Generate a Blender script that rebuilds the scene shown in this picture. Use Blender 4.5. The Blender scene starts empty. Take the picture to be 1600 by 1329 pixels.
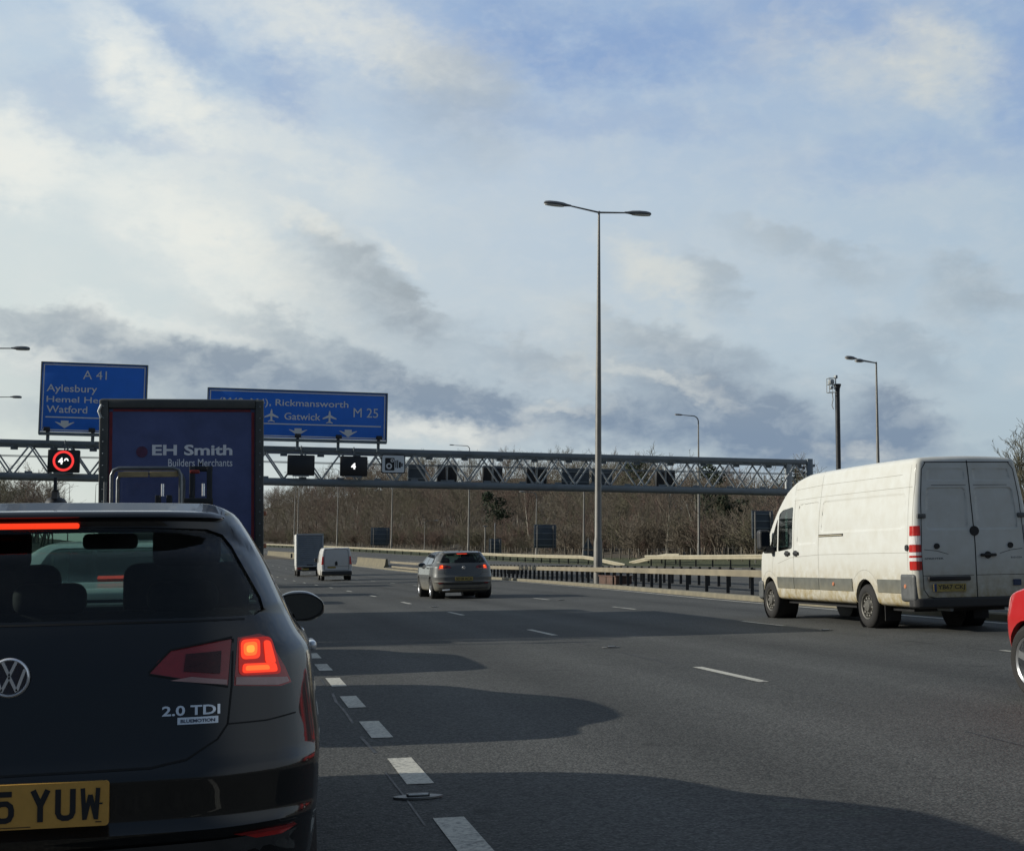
import bpy, bmesh, math, random
import numpy as np
from mathutils import Vector, Matrix
from mathutils.bvhtree import BVHTree
R = math.radians
random.seed(7)
sc = bpy.context.scene
col = sc.collection

# ------------------------------------------------------------------ camera
CROSS = 0.0263            # crossfall of the carriageway (rises to the right)
cam_d = bpy.data.cameras.new('camera')
cam = bpy.data.objects.new('camera', cam_d)
col.objects.link(cam)
cam_d.sensor_fit = 'HORIZONTAL'
cam_d.sensor_width = 36
cam_d.lens = 36 * 2129.4 / 1600
cam_d.clip_start = 0.05
cam_d.clip_end = 5000
cr_ = Vector((0.98126078, -0.19245561, 0.00938686))
cu_ = Vector((-0.02890848, -0.09887911, 0.99467946))
cf_ = Vector((0.19050347, 0.9763113, 0.10258979))
cm = Matrix.Identity(4)
for i in range(3):
    cm[i][0] = cr_[i]; cm[i][1] = cu_[i]; cm[i][2] = -cf_[i]
cm[0][3], cm[1][3], cm[2][3] = -0.031, 0.0, 1.18
cam.matrix_world = cm
sc.camera = cam

# ------------------------------------------------------------------ render look
sc.view_settings.view_transform = 'Standard'
sc.view_settings.look = 'None'
sc.view_settings.exposure = 0.0
sc.view_settings.gamma = 1
sc.render.engine = 'CYCLES'
sc.cycles.use_denoising = True
sc.cycles.max_bounces = 6
sc.cycles.transparent_max_bounces = 12

# ------------------------------------------------------------------ sun
SUN_EL, SUN_AZ = R(21.5), R(-80.0)      # azimuth measured from +Y towards +X
sdir = Vector((math.cos(SUN_EL) * math.sin(SUN_AZ), math.cos(SUN_EL) * math.cos(SUN_AZ), math.sin(SUN_EL)))
sun_d = bpy.data.lights.new('sun', 'SUN')
sun_d.energy = 4.0
sun_d.angle = R(0.5)
sun_d.color = (1.0, 0.955, 0.85)
sun = bpy.data.objects.new('sun', sun_d)
col.objects.link(sun)
sun.rotation_euler = sdir.to_track_quat('Z', 'Y').to_euler()
sun.location = (-30, 5, 30)

# ------------------------------------------------------------------ world: Nishita sky under a broken cloud layer
world = bpy.data.worlds.new('World')
sc.world = world
world.use_nodes = True
wt = world.node_tree
wt.nodes.clear()


class NB:
    """tiny node-building helper"""
    def __init__(s, t): s.t = t
    def n(s, typ, **kw):
        x = s.t.nodes.new(typ)
        for k, v in kw.items(): setattr(x, k, v)
        return x
    def put(s, sock, v):
        if hasattr(v, 'is_output'): s.t.links.new(v, sock)
        elif v is not None: sock.default_value = v
    def m(s, op, a, b=None, c=None, clamp=False):
        x = s.n('ShaderNodeMath', operation=op, use_clamp=clamp)
        s.put(x.inputs[0], a); s.put(x.inputs[1], b); s.put(x.inputs[2], c)
        return x.outputs[0]
    def vm(s, op, a, b=None, scale=None):
        x = s.n('ShaderNodeVectorMath', operation=op)
        s.put(x.inputs[0], a); s.put(x.inputs[1], b)
        if scale is not None: s.put(x.inputs['Scale'], scale)
        return x.outputs['Value'] if op in ('LENGTH', 'DOT_PRODUCT') else x.outputs['Vector']
    def mix(s, f, a, b, blend='MIX'):
        x = s.n('ShaderNodeMix', data_type='RGBA', blend_type=blend)
        s.put(x.inputs[0], f); s.put(x.inputs[6], a); s.put(x.inputs[7], b)
        return x.outputs[2]
    def noise(s, vec, scale, detail=4, rough=.55, dist=0, col=False):
        x = s.n('ShaderNodeTexNoise')
        if vec is not None: s.t.links.new(vec, x.inputs['Vector'])
        x.inputs['Scale'].default_value = scale; x.inputs['Detail'].default_value = detail
        x.inputs['Roughness'].default_value = rough; x.inputs['Distortion'].default_value = dist
        return x.outputs['Color' if col else 'Fac']
    def ramp(s, f, stops, interp='LINEAR'):
        x = s.n('ShaderNodeValToRGB')
        e = x.color_ramp; e.interpolation = interp
        while len(e.elements) < len(stops): e.elements.new(.5)
        for el, (p, c) in zip(e.elements, stops):
            el.position = p
            el.color = (c, c, c, 1) if not isinstance(c, tuple) else (*c, 1)
        s.put(x.inputs[0], f)
        return x.outputs[0]
    def rng(s, v, a, b, c=0, d=1, smooth=False):
        x = s.n('ShaderNodeMapRange', interpolation_type='SMOOTHSTEP' if smooth else 'LINEAR')
        for i, q in enumerate((v, a, b, c, d)): s.put(x.inputs[i], q)
        return x.outputs[0]
    def xyz(s, v):
        x = s.n('ShaderNodeSeparateXYZ'); s.put(x.inputs[0], v); return x.outputs
    def comb(s, a, b, c):
        x = s.n('ShaderNodeCombineXYZ')
        for i, q in enumerate((a, b, c)): s.put(x.inputs[i], q)
        return x.outputs[0]


def c4(*c): return (*c, 1)


w = NB(wt)
tc = w.n('ShaderNodeTexCoord').outputs['Generated']
dx, dy, dz = w.xyz(tc)
az = w.m('MULTIPLY', w.m('ARCTAN2', dx, dy), 57.2958)
el = w.m('MULTIPLY', w.m('ARCSINE', dz), 57.2958)
P = w.comb(az, el, 0.0)
Pn = w.comb(w.m('MULTIPLY', az, 0.6), el, 0.0)         # clouds are stretched sideways
def centred(s, amp):
    return w.vm('SCALE', w.vm('SUBTRACT', w.noise(Pn, s, 3, .5, col=True), (.5, .5, .5)), scale=amp)
warp = w.vm('ADD', w.vm('ADD', P, centred(.30, 2.6)), w.vm('ADD', centred(1.0, 1.5), w.vm('ADD', centred(2.6, .9), centred(7.0, .30))))
# cloud masses: kind, azimuth, elevation, half-width, half-height, tilt, strength (degrees)
CLOUDS = [
    ('W',-4.26,19.07,4.57,1.35,-40,0.90),
    ('W',4.23,21.54,6.19,1.61,-14,0.75),
    ('W',-10.15,16.12,2.42,1.61,0,0.90),
    ('W',-4.62,14.91,8.88,1.61,-10,0.45),
    ('W',-0.91,12.72,6.19,1.21,-28,0.70),
    ('W',2.24,14.00,1.35,0.59,-20,0.60),
    ('W',-5.18,9.63,2.96,0.81,-15,0.60),
    ('W',17.25,12.16,2.69,0.94,-32,0.70),
    ('W',15.35,10.32,4.57,1.08,-10,0.35),
    ('W',28.94,20.33,2.69,1.48,-30,0.75),
    ('W',24.55,20.45,4.84,1.08,-15,0.45),
    ('W',8.34,5.76,4.57,0.70,0,0.60),
    ('W',1.90,16.88,5.38,1.08,-20,0.50),
    ('W',-1.67,12.03,4.04,1.61,-30,0.50),
    ('W',-8.32,8.04,2.69,0.81,0,0.30),
    ('W',13.73,8.31,3.23,0.67,-10,0.45),
    ('W',18.58,7.36,2.96,0.48,-20,0.40),
    ('W',25.58,4.91,1.61,0.43,-10,0.40),
    ('D',-8.53,9.87,5.11,0.70,-6,0.60),
    ('D',5.25,12.11,3.36,0.70,-30,0.55),
    ('D',7.31,11.10,1.35,0.48,-20,0.50),
    ('D',-2.32,8.21,10.22,1.61,-5,0.30),
    ('D',19.64,7.62,9.69,1.61,-10,0.32),
    ('D',6.65,10.24,5.38,1.48,-22,0.28),
    ('D',4.43,12.83,3.23,1.21,-30,0.20),
    ('D',2.90,9.07,5.11,0.91,-20,0.50),
    ('D',-3.10,8.31,5.65,0.91,-4,0.55),
    ('D',8.86,7.28,4.84,0.91,-14,0.95),
    ('D',1.34,7.69,5.92,0.91,-8,0.60),
    ('D',17.78,9.63,4.04,0.75,-18,0.55),
    ('D',21.22,6.54,5.65,1.18,-14,0.85),
    ('D',27.00,6.65,2.29,0.97,-28,0.90),
    ('D',15.09,6.30,2.96,0.65,-6,0.70),
    ('D',23.65,13.17,3.50,0.59,-22,0.40),
    ('D',29.47,11.35,1.48,0.86,-10,0.45),
    ('D',27.42,9.02,2.69,0.70,-22,0.40),
    ('D',22.77,5.20,7.00,0.70,-4,0.70),
    ('D',8.68,20.07,3.23,1.61,-20,0.38),
    ('D',19.94,11.85,1.61,0.54,-40,0.45),
    ('D',-2.25,5.99,8.07,0.81,0,0.40),
    ('D',30.91,10.64,1.35,0.43,-10,0.35),
    ('D',12.10,8.71,2.15,0.54,-20,0.30),
    ('H',2.24,14.18,1.61,0.48,-25,0.55),
    ('H',8.07,5.65,4.04,0.59,0,0.85),
    ('H',-1.59,9.55,3.23,0.48,-12,0.50),
    ('H',16.03,7.91,2.15,0.32,-10,0.45),
    ('H',18.71,7.31,2.42,0.32,-20,0.45),
    ('H',17.25,12.56,1.88,0.59,-35,0.50),
    ('H',6.05,13.01,1.61,0.32,-35,0.40),
    ('H',13.20,6.56,2.15,0.32,0,0.50),
    ('H',-8.32,8.04,2.42,0.54,0,0.40),
    ('H',25.33,4.91,1.61,0.38,-10,0.40),
    ('H',-9.89,15.91,1.61,1.35,0,0.50),
    ('B',-3.04,21.15,3.50,0.75,-28,0.50),
    ('B',0.75,19.47,2.15,1.21,-20,0.55),
    ('B',14.22,21.43,9.15,1.48,-2,0.90),
    ('B',23.24,21.76,7.00,1.35,0,0.75),
    ('B',32.01,19.41,1.08,3.23,0,0.70),
    ('B',10.04,22.59,1.61,1.61,0,0.70),
    ('B',-8.04,18.31,2.69,1.08,0,0.30),
    ('B',14.51,18.58,8.07,0.81,-4,0.35),
    ('B',28.34,16.33,6.73,1.08,0,0.35),
    ('B',-5.21,17.00,4.84,0.48,-6,0.30),
]
acc = {'W': None, 'D': None, 'B': None, 'H': None}
for kind, a, e, rx, ry, tilt, st in CLOUDS:
    mp = w.n('ShaderNodeMapping', vector_type='TEXTURE')
    w.put(mp.inputs['Vector'], warp)
    mp.inputs['Location'].default_value = (a, e, 0)
    mp.inputs['Rotation'].default_value = (0, 0, R(tilt))
    mp.inputs['Scale'].default_value = (rx * 1.25, ry * (1.55 if kind == 'D' else 1.35), 1)
    v_ = mp.outputs[0]
    if kind == 'D':                                  # crisper lit top, soft trailing base
        qx, qy, _q = w.xyz(v_)
        v_ = w.comb(qx, w.m('MAXIMUM', w.m('MULTIPLY', qy, 1.5), w.m('MULTIPLY', qy, -.62)), 0.0)
    d = w.rng(w.vm('LENGTH', v_), 0.15, 1.2, st, 0, smooth=True)
    acc[kind] = d if acc[kind] is None else w.m('MAXIMUM', w.m('MULTIPLY', acc[kind], 1.0), d) if kind == 'B' else w.m('ADD', acc[kind], w.m('MULTIPLY', d, w.m('SUBTRACT', 1.15, acc[kind], clamp=True)))
fine = w.noise(w.vm('ADD', Pn, centred(.8, 1.2)), 1.0, 9, .60)
fine2 = w.noise(w.vm('ADD', Pn, centred(.5, 2.5)), .42, 6, .55)
nish = w.n('ShaderNodeTexSky', sky_type='NISHITA', sun_disc=False)
nish.sun_elevation = SUN_EL
nish.sun_rotation = SUN_AZ
nish.air_density = 1.2
nish.dust_density = 1.5
clear = w.vm('SCALE', nish.outputs[0], scale=.045)
t_el = w.rng(el, 0, 45)
base = w.ramp(t_el, [(0, (.56, .64, .66)), (.16, (.55, .645, .71)), (.34, (.54, .645, .75)), (.5, (.37, .51, .73)), (1, (.11, .165, .28))])
left = w.rng(az, 13, -10, 0, 1, smooth=True)
base = w.mix(left, base, w.mix(1.0, base, c4(1.28, 1.20, 1.06), 'MULTIPLY'))
base = w.mix(w.rng(az, 12, 33, 0, .7), base, w.mix(1.0, base, c4(.76, .84, .90), 'MULTIPLY'))
base = w.mix(.10, base, clear)
base = w.mix(w.rng(fine2, .35, .72, 0, .30, smooth=True), base, w.mix(left, c4(.58, .63, .65), c4(.74, .77, .75)))
c_b = w.mix(acc['B'], base, c4(.25, .375, .61))
wh = w.m('MULTIPLY', acc['W'], w.rng(fine, .22, .68, .60, 1.12), clamp=True)
c_w = w.mix(wh, c_b, w.mix(w.rng(az, -6, 18), c4(.84, .86, .81), c4(.66, .68, .64)))
dk = w.m('MULTIPLY', acc['D'], w.rng(fine, .25, .70, 1.25, .75), clamp=True)
c_d = w.mix(dk, c_w, w.mix(w.rng(el, 5.5, 11.5), c4(.215, .288, .390), c4(.345, .395, .43)))
c_d = w.mix(w.rng(fine, .48, .78, 0, .18), c_d, w.mix(w.rng(el, 4, 9), c4(.45, .50, .53), c4(.70, .72, .71)))
c_d = w.mix(w.m('MULTIPLY', acc['H'], w.rng(fine, .25, .62, .35, 1.1), clamp=True), c_d, w.mix(w.rng(az, -6, 18), c4(.80, .82, .78), c4(.66, .69, .67)))
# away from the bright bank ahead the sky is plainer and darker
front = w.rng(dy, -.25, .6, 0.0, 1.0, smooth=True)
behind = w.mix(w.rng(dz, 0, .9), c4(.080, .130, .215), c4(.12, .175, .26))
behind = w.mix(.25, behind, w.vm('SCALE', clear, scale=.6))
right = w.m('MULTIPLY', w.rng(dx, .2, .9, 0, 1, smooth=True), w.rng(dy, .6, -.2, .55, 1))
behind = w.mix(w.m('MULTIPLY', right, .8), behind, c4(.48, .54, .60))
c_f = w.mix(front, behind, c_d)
below = w.rng(dz, -.03, 0.0)
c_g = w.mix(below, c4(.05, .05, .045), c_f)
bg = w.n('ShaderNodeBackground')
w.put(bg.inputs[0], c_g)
bg.inputs[1].default_value = 1.0
wo = w.n('ShaderNodeOutputWorld')
wt.links.new(bg.outputs[0], wo.inputs[0])

# ------------------------------------------------------------------ materials
MATS = {}


def M(name, c, rough=.5, metal=0., var=.12, scale=6., spec=.5, coat=0., emit=None, es=0., bump=0., bscale=60., coord='Object', dirt=None):
    """principled material whose colour varies softly with noise (world-sized)"""
    if name in MATS: return MATS[name]
    m = bpy.data.materials.new(name)
    m.use_nodes = True
    b = NB(m.node_tree)
    p = m.node_tree.nodes['Principled BSDF']
    tcn = b.n('ShaderNodeTexCoord').outputs[coord]
    f = b.noise(tcn, scale, 5, .6)
    lo = tuple(x * (1 - var) for x in c); hi = tuple(min(1, x * (1 + var)) for x in c)
    base = b.mix(b.rng(f, .3, .7), c4(*lo), c4(*hi))
    if dirt:                                # (colour, z_low, z_high, amount): splashed-up road dirt
        dc, z0, z1, am = dirt
        z = b.xyz(tcn)[2]
        g = b.m('MULTIPLY', b.rng(z, z1, z0, 0, am, smooth=True), b.rng(b.noise(tcn, 9, 6, .65), .3, .65, .35, 1.1), clamp=True)
        base = b.mix(g, base, c4(*dc))
    b.put(p.inputs['Base Color'], base)
    b.put(p.inputs['Roughness'], b.rng(f, .3, .7, max(.02, rough * .85), min(1, rough * 1.15)))
    p.inputs['Metallic'].default_value = metal
    p.inputs['Specular IOR Level'].default_value = spec
    if coat:
        p.inputs['Coat Weight'].default_value = coat
        p.inputs['Coat Roughness'].default_value = .04
    if emit:
        p.inputs['Emission Color'].default_value = c4(*emit)
        p.inputs['Emission Strength'].default_value = es
    if bump:
        bp = b.n('ShaderNodeBump')
        bp.inputs['Strength'].default_value = bump
        bp.inputs['Distance'].default_value = .01
        b.put(bp.inputs['Height'], b.noise(tcn, bscale, 4, .6))
        b.put(p.inputs['Normal'], bp.outputs[0])
    MATS[name] = m
    return m


def glass_mat(name, tint, gloss=.10, rough=.02):
    if name in MATS: return MATS[name]
    m = bpy.data.materials.new(name); m.use_nodes = True
    t = m.node_tree; t.nodes.clear(); b = NB(t)
    tr = b.n('ShaderNodeBsdfTransparent'); tr.inputs[0].default_value = c4(*tint)
    gl = b.n('ShaderNodeBsdfGlossy'); gl.inputs['Roughness'].default_value = rough; gl.inputs[0].default_value = c4(.9, .9, .9)
    lw = b.n('ShaderNodeFresnel'); lw.inputs[0].default_value = 1.45
    mx = b.n('ShaderNodeMixShader')
    b.put(mx.inputs[0], b.m('MULTIPLY', lw.outputs[0], gloss / .04, clamp=True))
    t.links.new(tr.outputs[0], mx.inputs[1]); t.links.new(gl.outputs[0], mx.inputs[2])
    # a thin film of road dust
    df = b.n('ShaderNodeBsdfDiffuse'); df.inputs[0].default_value = c4(.22, .21, .19)
    tcn = b.n('ShaderNodeTexCoord').outputs['Object']
    mx2 = b.n('ShaderNodeMixShader'); b.put(mx2.inputs[0], b.rng(b.noise(tcn, 5, 5, .6), .35, .8, .0, .05))
    t.links.new(mx.outputs[0], mx2.inputs[1]); t.links.new(df.outputs[0], mx2.inputs[2])
    o = b.n('ShaderNodeOutputMaterial'); t.links.new(mx2.outputs[0], o.inputs[0])
    MATS[name] = m
    return m


STEEL = M('galvanised_steel', (.22, .25, .27), .55, .35, .2, 3)
STEEL_L = M('pale_galvanised_steel', (.42, .44, .44), .5, .35, .15, 3)
POLE = M('lamp_pole_steel', (.20, .195, .18), .5, .4, .2, 1.5)
LANTERN = M('lantern_grey', (.16, .17, .18), .45, .2, .15, 4)
LENS = M('lantern_lens', (.75, .74, .68), .2, 0, .05, 4)
BLACK = M('matt_black', (.012, .012, .013), .6, 0, .3, 8)
RUBBER = M('tyre_rubber', (.022, .021, .020), .85, 0, .35, 14, bump=.3, bscale=80)
DARKPL = M('dark_plastic', (.03, .031, .033), .5, 0, .25, 10)
GREYPL = M('grey_plastic', (.10, .105, .105), .55, 0, .2, 9)
CHROME = M('chrome', (.84, .86, .88), .18, .6, .05, 8)
ALLOY = M('alloy_silver', (.52, .53, .54), .3, .85, .08, 10)
DIRTSTEEL = M('dirty_wheel_steel', (.13, .125, .11), .55, .3, .3, 16)
SHUT = M('shut_line', (.006, .006, .006), .8, 0, .1, 8)
FABRIC = M('seat_fabric', (.014, .014, .016), .9, 0, .2, 30)
GLASS_REAR = glass_mat('rear_glass', (.94, 1.0, .98), .035)
GLASS_SIDE = glass_mat('side_glass', (.35, .42, .40), .06)
GLASS_FRONT = glass_mat('windscreen_glass', (.64, 1.0, .88), .03)
RED_LENS = M('red_lens', (.42, .022, .02), .18, 0, .12, 20, coat=.6)
RED_LENS2 = M('dark_red_lens', (.30, .022, .024), .2, 0, .15, 25, coat=.6)
CLEAR_LENS = M('clear_lens', (.42, .25, .23), .2, 0, .15, 25, coat=.6)
WHITE_LENS = M('white_lens', (.75, .72, .70), .2, 0, .1, 20, coat=.5)
LIT_RED = M('lit_brake_lamp', (.5, .02, .01), .3, 0, .05, 30, emit=(1, .05, .012), es=1.0)
LIT_ORANGE = M('lit_lamp_core', (.6, .1, .02), .3, 0, .05, 30, emit=(1, .14, .02), es=1.2)
PLATE_Y = M('yellow_plate', (.60, .33, .07), .4, 0, .08, 30)
PLATE_YD = M('dirty_yellow_plate', (.36, .27, .07), .5, 0, .25, 30)
PLATE_K = M('plate_letter_black', (.012, .013, .016), .5, 0, .1, 30)
CONCRETE = M('weathered_concrete', (.25, .22, .155), .9, 0, .22, 2.2, bump=.4, bscale=25)
TIMBER = M('weathered_timber', (.13, .115, .09), .85, 0, .3, 5)

# ------------------------------------------------------------------ object helpers


def link(o, parent=None):
    col.objects.link(o)
    if parent: o.parent = parent
    return o


def mesh_obj(name, verts, faces, mat, parent=None, smooth=None, mats=None, fmat=None):
    me = bpy.data.meshes.new(name)
    me.from_pydata(verts, [], faces)
    for mm in (mats or [mat]): me.materials.append(mm)
    if fmat is not None: me.polygons.foreach_set('material_index', fmat)
    if smooth is not None:
        me.polygons.foreach_set('use_smooth', [True] * len(me.polygons))
        if smooth < 180: me.set_sharp_from_angle(angle=R(smooth))
    me.update()
    return link(bpy.data.objects.new(name, me), parent)


def bm_obj(name, bm, mat, parent=None, smooth=None):
    me = bpy.data.meshes.new(name)
    bm.normal_update()
    bm.to_mesh(me); bm.free()
    me.materials.append(mat)
    if smooth is not None:
        me.polygons.foreach_set('use_smooth', [True] * len(me.polygons))
        if smooth < 180: me.set_sharp_from_angle(angle=R(smooth))
    me.update()
    return link(bpy.data.objects.new(name, me), parent)


def thing(name, label, cat, loc=(0, 0, 0), rot=(0, 0, 0), group=None):
    o = bpy.data.objects.new(name, None)
    o.empty_display_size = .3
    o.location = loc; o.rotation_euler = rot
    link(o)
    return tag(o, label, cat, group)


def tag(o, label=None, cat=None, group=None, kind=None):
    if label: o['label'] = label
    if cat: o['category'] = cat
    if group: o['group'] = group
    if kind: o['kind'] = kind
    return o


def kids(o): return [c for c in bpy.data.objects if c.parent == o]


def copy_tree(o, parent=None, skip=()):
    c = o.copy(); col.objects.link(c); c.parent = parent
    for ch in kids(o):
        if ch.name.split('.')[0] not in skip: copy_tree(ch, c, skip)
    return c


class MB:
    """collects simple shapes; build() links them as one mesh object"""
    def __init__(s): s.v = []; s.f = []
    def add(s, v, f):
        k = len(s.v); s.v += [tuple(x) for x in v]; s.f += [[i + k for i in q] for q in f]; return s
    def box(s, c, d, rot=None, bev=0):
        x, y, z = d[0] / 2, d[1] / 2, d[2] / 2
        if bev:
            bm = bmesh.new(); bmesh.ops.create_cube(bm, size=1)
            for v in bm.verts: v.co = Vector((v.co.x * d[0], v.co.y * d[1], v.co.z * d[2]))
            bmesh.ops.bevel(bm, geom=bm.edges[:], offset=bev, segments=2, affect='EDGES', profile=.5)
            vs = [v.co.copy() for v in bm.verts]; bm.verts.index_update()
            fs = [[v.index for v in f.verts] for f in bm.faces]; bm.free()
        else:
            vs = [Vector(p) for p in ((-x, -y, -z), (x, -y, -z), (x, y, -z), (-x, y, -z), (-x, -y, z), (x, -y, z), (x, y, z), (-x, y, z))]
            fs = [[0, 3, 2, 1], [4, 5, 6, 7], [0, 1, 5, 4], [1, 2, 6, 5], [2, 3, 7, 6], [3, 0, 4, 7]]
        if rot is not None: vs = [rot @ v for v in vs]
        return s.add([v + Vector(c) for v in vs], fs)
    def tube(s, pts, r, n=8, cap=True):
        pts = [Vector(p) for p in pts]
        rs = r if isinstance(r, (list, tuple)) else [r] * len(pts)
        k = len(s.v); prev = None
        for i, p in enumerate(pts):
            d = (pts[min(i + 1, len(pts) - 1)] - pts[max(i - 1, 0)]).normalized()
            if prev is None:
                a = d.cross(Vector((0, 0, 1)))
                if a.length < .05: a = d.cross(Vector((1, 0, 0)))
            else: a = prev - d * prev.dot(d)
            a.normalize(); prev = a; b = d.cross(a)
            for j in range(n):
                t = 2 * math.pi * j / n
                s.v.append(tuple(p + (a * math.cos(t) + b * math.sin(t)) * rs[i]))
        for i in range(len(pts) - 1):
            for j in range(n):
                j2 = (j + 1) % n
                s.f.append([k + i * n + j, k + i * n + j2, k + (i + 1) * n + j2, k + (i + 1) * n + j])
        if cap:
            s.f.append([k + j for j in range(n)][::-1]); e = k + (len(pts) - 1) * n
            s.f.append([e + j for j in range(n)])
        return s
    def bar(s, a, b, wx, wz, up=(0, 0, 1)):
        a, b = Vector(a), Vector(b); d = (b - a); L = d.length; d.normalize()
        x = d.cross(Vector(up))
        if x.length < .01: x = Vector((1, 0, 0))
        x.normalize(); z = x.cross(d)
        m3 = Matrix((x, d, z)).transposed()
        return s.box((a + b) / 2, (wx, L, wz), m3)
    def lathe(s, prof, n=32, axis='x', c=(0, 0, 0)):
        """prof: (along axis, radius) closed or open profile"""
        k = len(s.v); m = len(prof)
        for i in range(n):
            t = 2 * math.pi * i / n
            for (u, r) in prof:
                a, b = r * math.cos(t), r * math.sin(t)
                p = (u, a, b) if axis == 'x' else (a, u, b) if axis == 'y' else (a, b, u)
                s.v.append((p[0] + c[0], p[1] + c[1], p[2] + c[2]))
        for i in range(n):
            i2 = (i + 1) % n
            for j in range(m - 1):
                s.f.append([k + i * m + j, k + i2 * m + j, k + i2 * m + j + 1, k + i * m + j + 1])
        return s
    def prism(s, poly, y0, y1, plane='xz', c=(0, 0, 0)):
        """polygon (ccw) extruded between y0 and y1 across its plane"""
        n = len(poly); k = len(s.v)
        for y in (y0, y1):
            for (a, b) in poly:
                p = (a, y, b) if plane == 'xz' else (y, a, b) if plane == 'yz' else (a, b, y)
                s.v.append((p[0] + c[0], p[1] + c[1], p[2] + c[2]))
        s.f.append([k + i for i in range(n)]); s.f.append([k + n + i for i in range(n)][::-1])
        for i in range(n):
            j = (i + 1) % n
            s.f.append([k + j, k + i, k + n + i, k + n + j])
        return s
    def build(s, name, mat, parent=None, smooth=None):
        bm = bmesh.new()
        vs = [bm.verts.new(p) for p in s.v]
        for q in s.f:
            try: bm.faces.new([vs[i] for i in q])
            except ValueError: pass
        bmesh.ops.recalc_face_normals(bm, faces=bm.faces[:])
        return bm_obj(name, bm, mat, parent, smooth)


def text_geo(txt, size, bold=0., ext=0., align='CENTER', squash=1.):
    cu = bpy.data.curves.new('lettering', 'FONT')
    cu.body = txt; cu.size = size; cu.offset = bold; cu.extrude = ext
    cu.align_x = align; cu.align_y = 'CENTER'; cu.resolution_u = 3
    o = bpy.data.objects.new('lettering', cu); col.objects.link(o)
    dg = bpy.context.evaluated_depsgraph_get()
    me = o.evaluated_get(dg).to_mesh()
    vs = [(v.co.x * squash, v.co.y, v.co.z) for v in me.vertices]
    fs = [list(p.vertices) for p in me.polygons]
    o.evaluated_get(dg).to_mesh_clear()
    bpy.data.objects.remove(o); bpy.data.curves.remove(cu)
    return vs, fs


def text_fit(txt, box, y, mb, bold=0., depth=.002, align='CENTER', plane_x=None):
    """text scaled to fill box (x0,z0,x1,z1) on a vertical plane facing -Y at y"""
    vs, fs = text_geo(txt, 1, bold, 0)
    xs = [v[0] for v in vs]; zs = [v[1] for v in vs]
    a0, a1, b0, b1 = min(xs), max(xs), min(zs), max(zs)
    x0, z0, x1, z1 = box
    out = [(x0 + (v[0] - a0) / (a1 - a0) * (x1 - x0), y, z0 + (v[1] - b0) / (b1 - b0) * (z1 - z0)) for v in vs]
    mb.add(out, fs)
    return mb


# ------------------------------------------------------------------ body-shell toolkit


def lerp_tab(tab, x):
    if x <= tab[0][0]: return tab[0][1]
    for (a, p), (b, q) in zip(tab, tab[1:]):
        if x <= b: return p + (q - p) * (x - a) / (b - a)
    return tab[-1][1]


def smooth_tab(tab):
    """monotone cubic through the table -> callable"""
    xs = [t[0] for t in tab]; ys = [t[1] for t in tab]; n = len(xs)
    h = [xs[i + 1] - xs[i] for i in range(n - 1)]; dl = [(ys[i + 1] - ys[i]) / h[i] for i in range(n - 1)]
    m = [dl[0]] + [0 if dl[i - 1] * dl[i] <= 0 else 2 * dl[i - 1] * dl[i] / (dl[i - 1] + dl[i]) for i in range(1, n - 1)] + [dl[-1]]
    def f(x):
        if x <= xs[0]: return ys[0]
        if x >= xs[-1]: return ys[-1]
        i = 0
        while x > xs[i + 1]: i += 1
        t = (x - xs[i]) / h[i]
        return ((2 * t**3 - 3 * t * t + 1) * ys[i] + (t**3 - 2 * t * t + t) * h[i] * m[i] + (-2 * t**3 + 3 * t * t) * ys[i + 1] + (t**3 - t * t) * h[i] * m[i + 1])
    return f


def shell(nx, ny, nz, rx, ry, rz, fn):
    """rounded-cube grid in [-1,1]^3 pushed through fn -> bmesh (all quads)"""
    def coords(n, r):
        out = []
        for i in range(n + 1):
            t = -1 + 2 * i / n
            out.append(t)
        for k in (.5, 1.0):                       # extra lines through the rounding
            for sgn in (-1, 1): out.append(sgn * (1 - r * k))
        return sorted(set(round(t, 5) for t in out))
    X, Y, Z = coords(nx, rx), coords(ny, ry), coords(nz, rz)
    bm = bmesh.new(); V = {}
    rr = (rx, ry, rz)
    def vert(i, j, k):
        key = (i, j, k)
        if key not in V:
            p = (X[i], Y[j], Z[k])
            q = [max(-(1 - r), min(1 - r, a)) for a, r in zip(p, rr)]
            d = [(a - b) / r for a, b, r in zip(p, q, rr)]
            L = math.sqrt(sum(t * t for t in d))
            if L > 1e-9:
                mx = max(abs(t) for t in d)
                d = [t / L * mx for t in d]
            p = [b + t * r for b, t, r in zip(q, d, rr)]
            V[key] = bm.verts.new(fn(*p))
        return V[key]
    a, b, c = len(X) - 1, len(Y) - 1, len(Z) - 1
    def quad(*ks): bm.faces.new([vert(*k) for k in ks])
    for i in range(a):
        for j in range(b):
            quad((i, j, 0), (i, j + 1, 0), (i + 1, j + 1, 0), (i + 1, j, 0))
            quad((i, j, c), (i + 1, j, c), (i + 1, j + 1, c), (i, j + 1, c))
        for k in range(c):
            quad((i, 0, k), (i + 1, 0, k), (i + 1, 0, k + 1), (i, 0, k + 1))
            quad((i, b, k), (i, b, k + 1), (i + 1, b, k + 1), (i + 1, b, k))
    for j in range(b):
        for k in range(c):
            quad((0, j, k), (0, j, k + 1), (0, j + 1, k + 1), (0, j + 1, k))
            quad((a, j, k), (a, j + 1, k), (a, j + 1, k + 1), (a, j, k + 1))
    bmesh.ops.recalc_face_normals(bm, faces=bm.faces[:])
    bm.normal_update()
    return bm


AX = {'xz': (0, 2, 1), 'yz': (1, 2, 0), 'xy': (0, 1, 2)}


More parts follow.
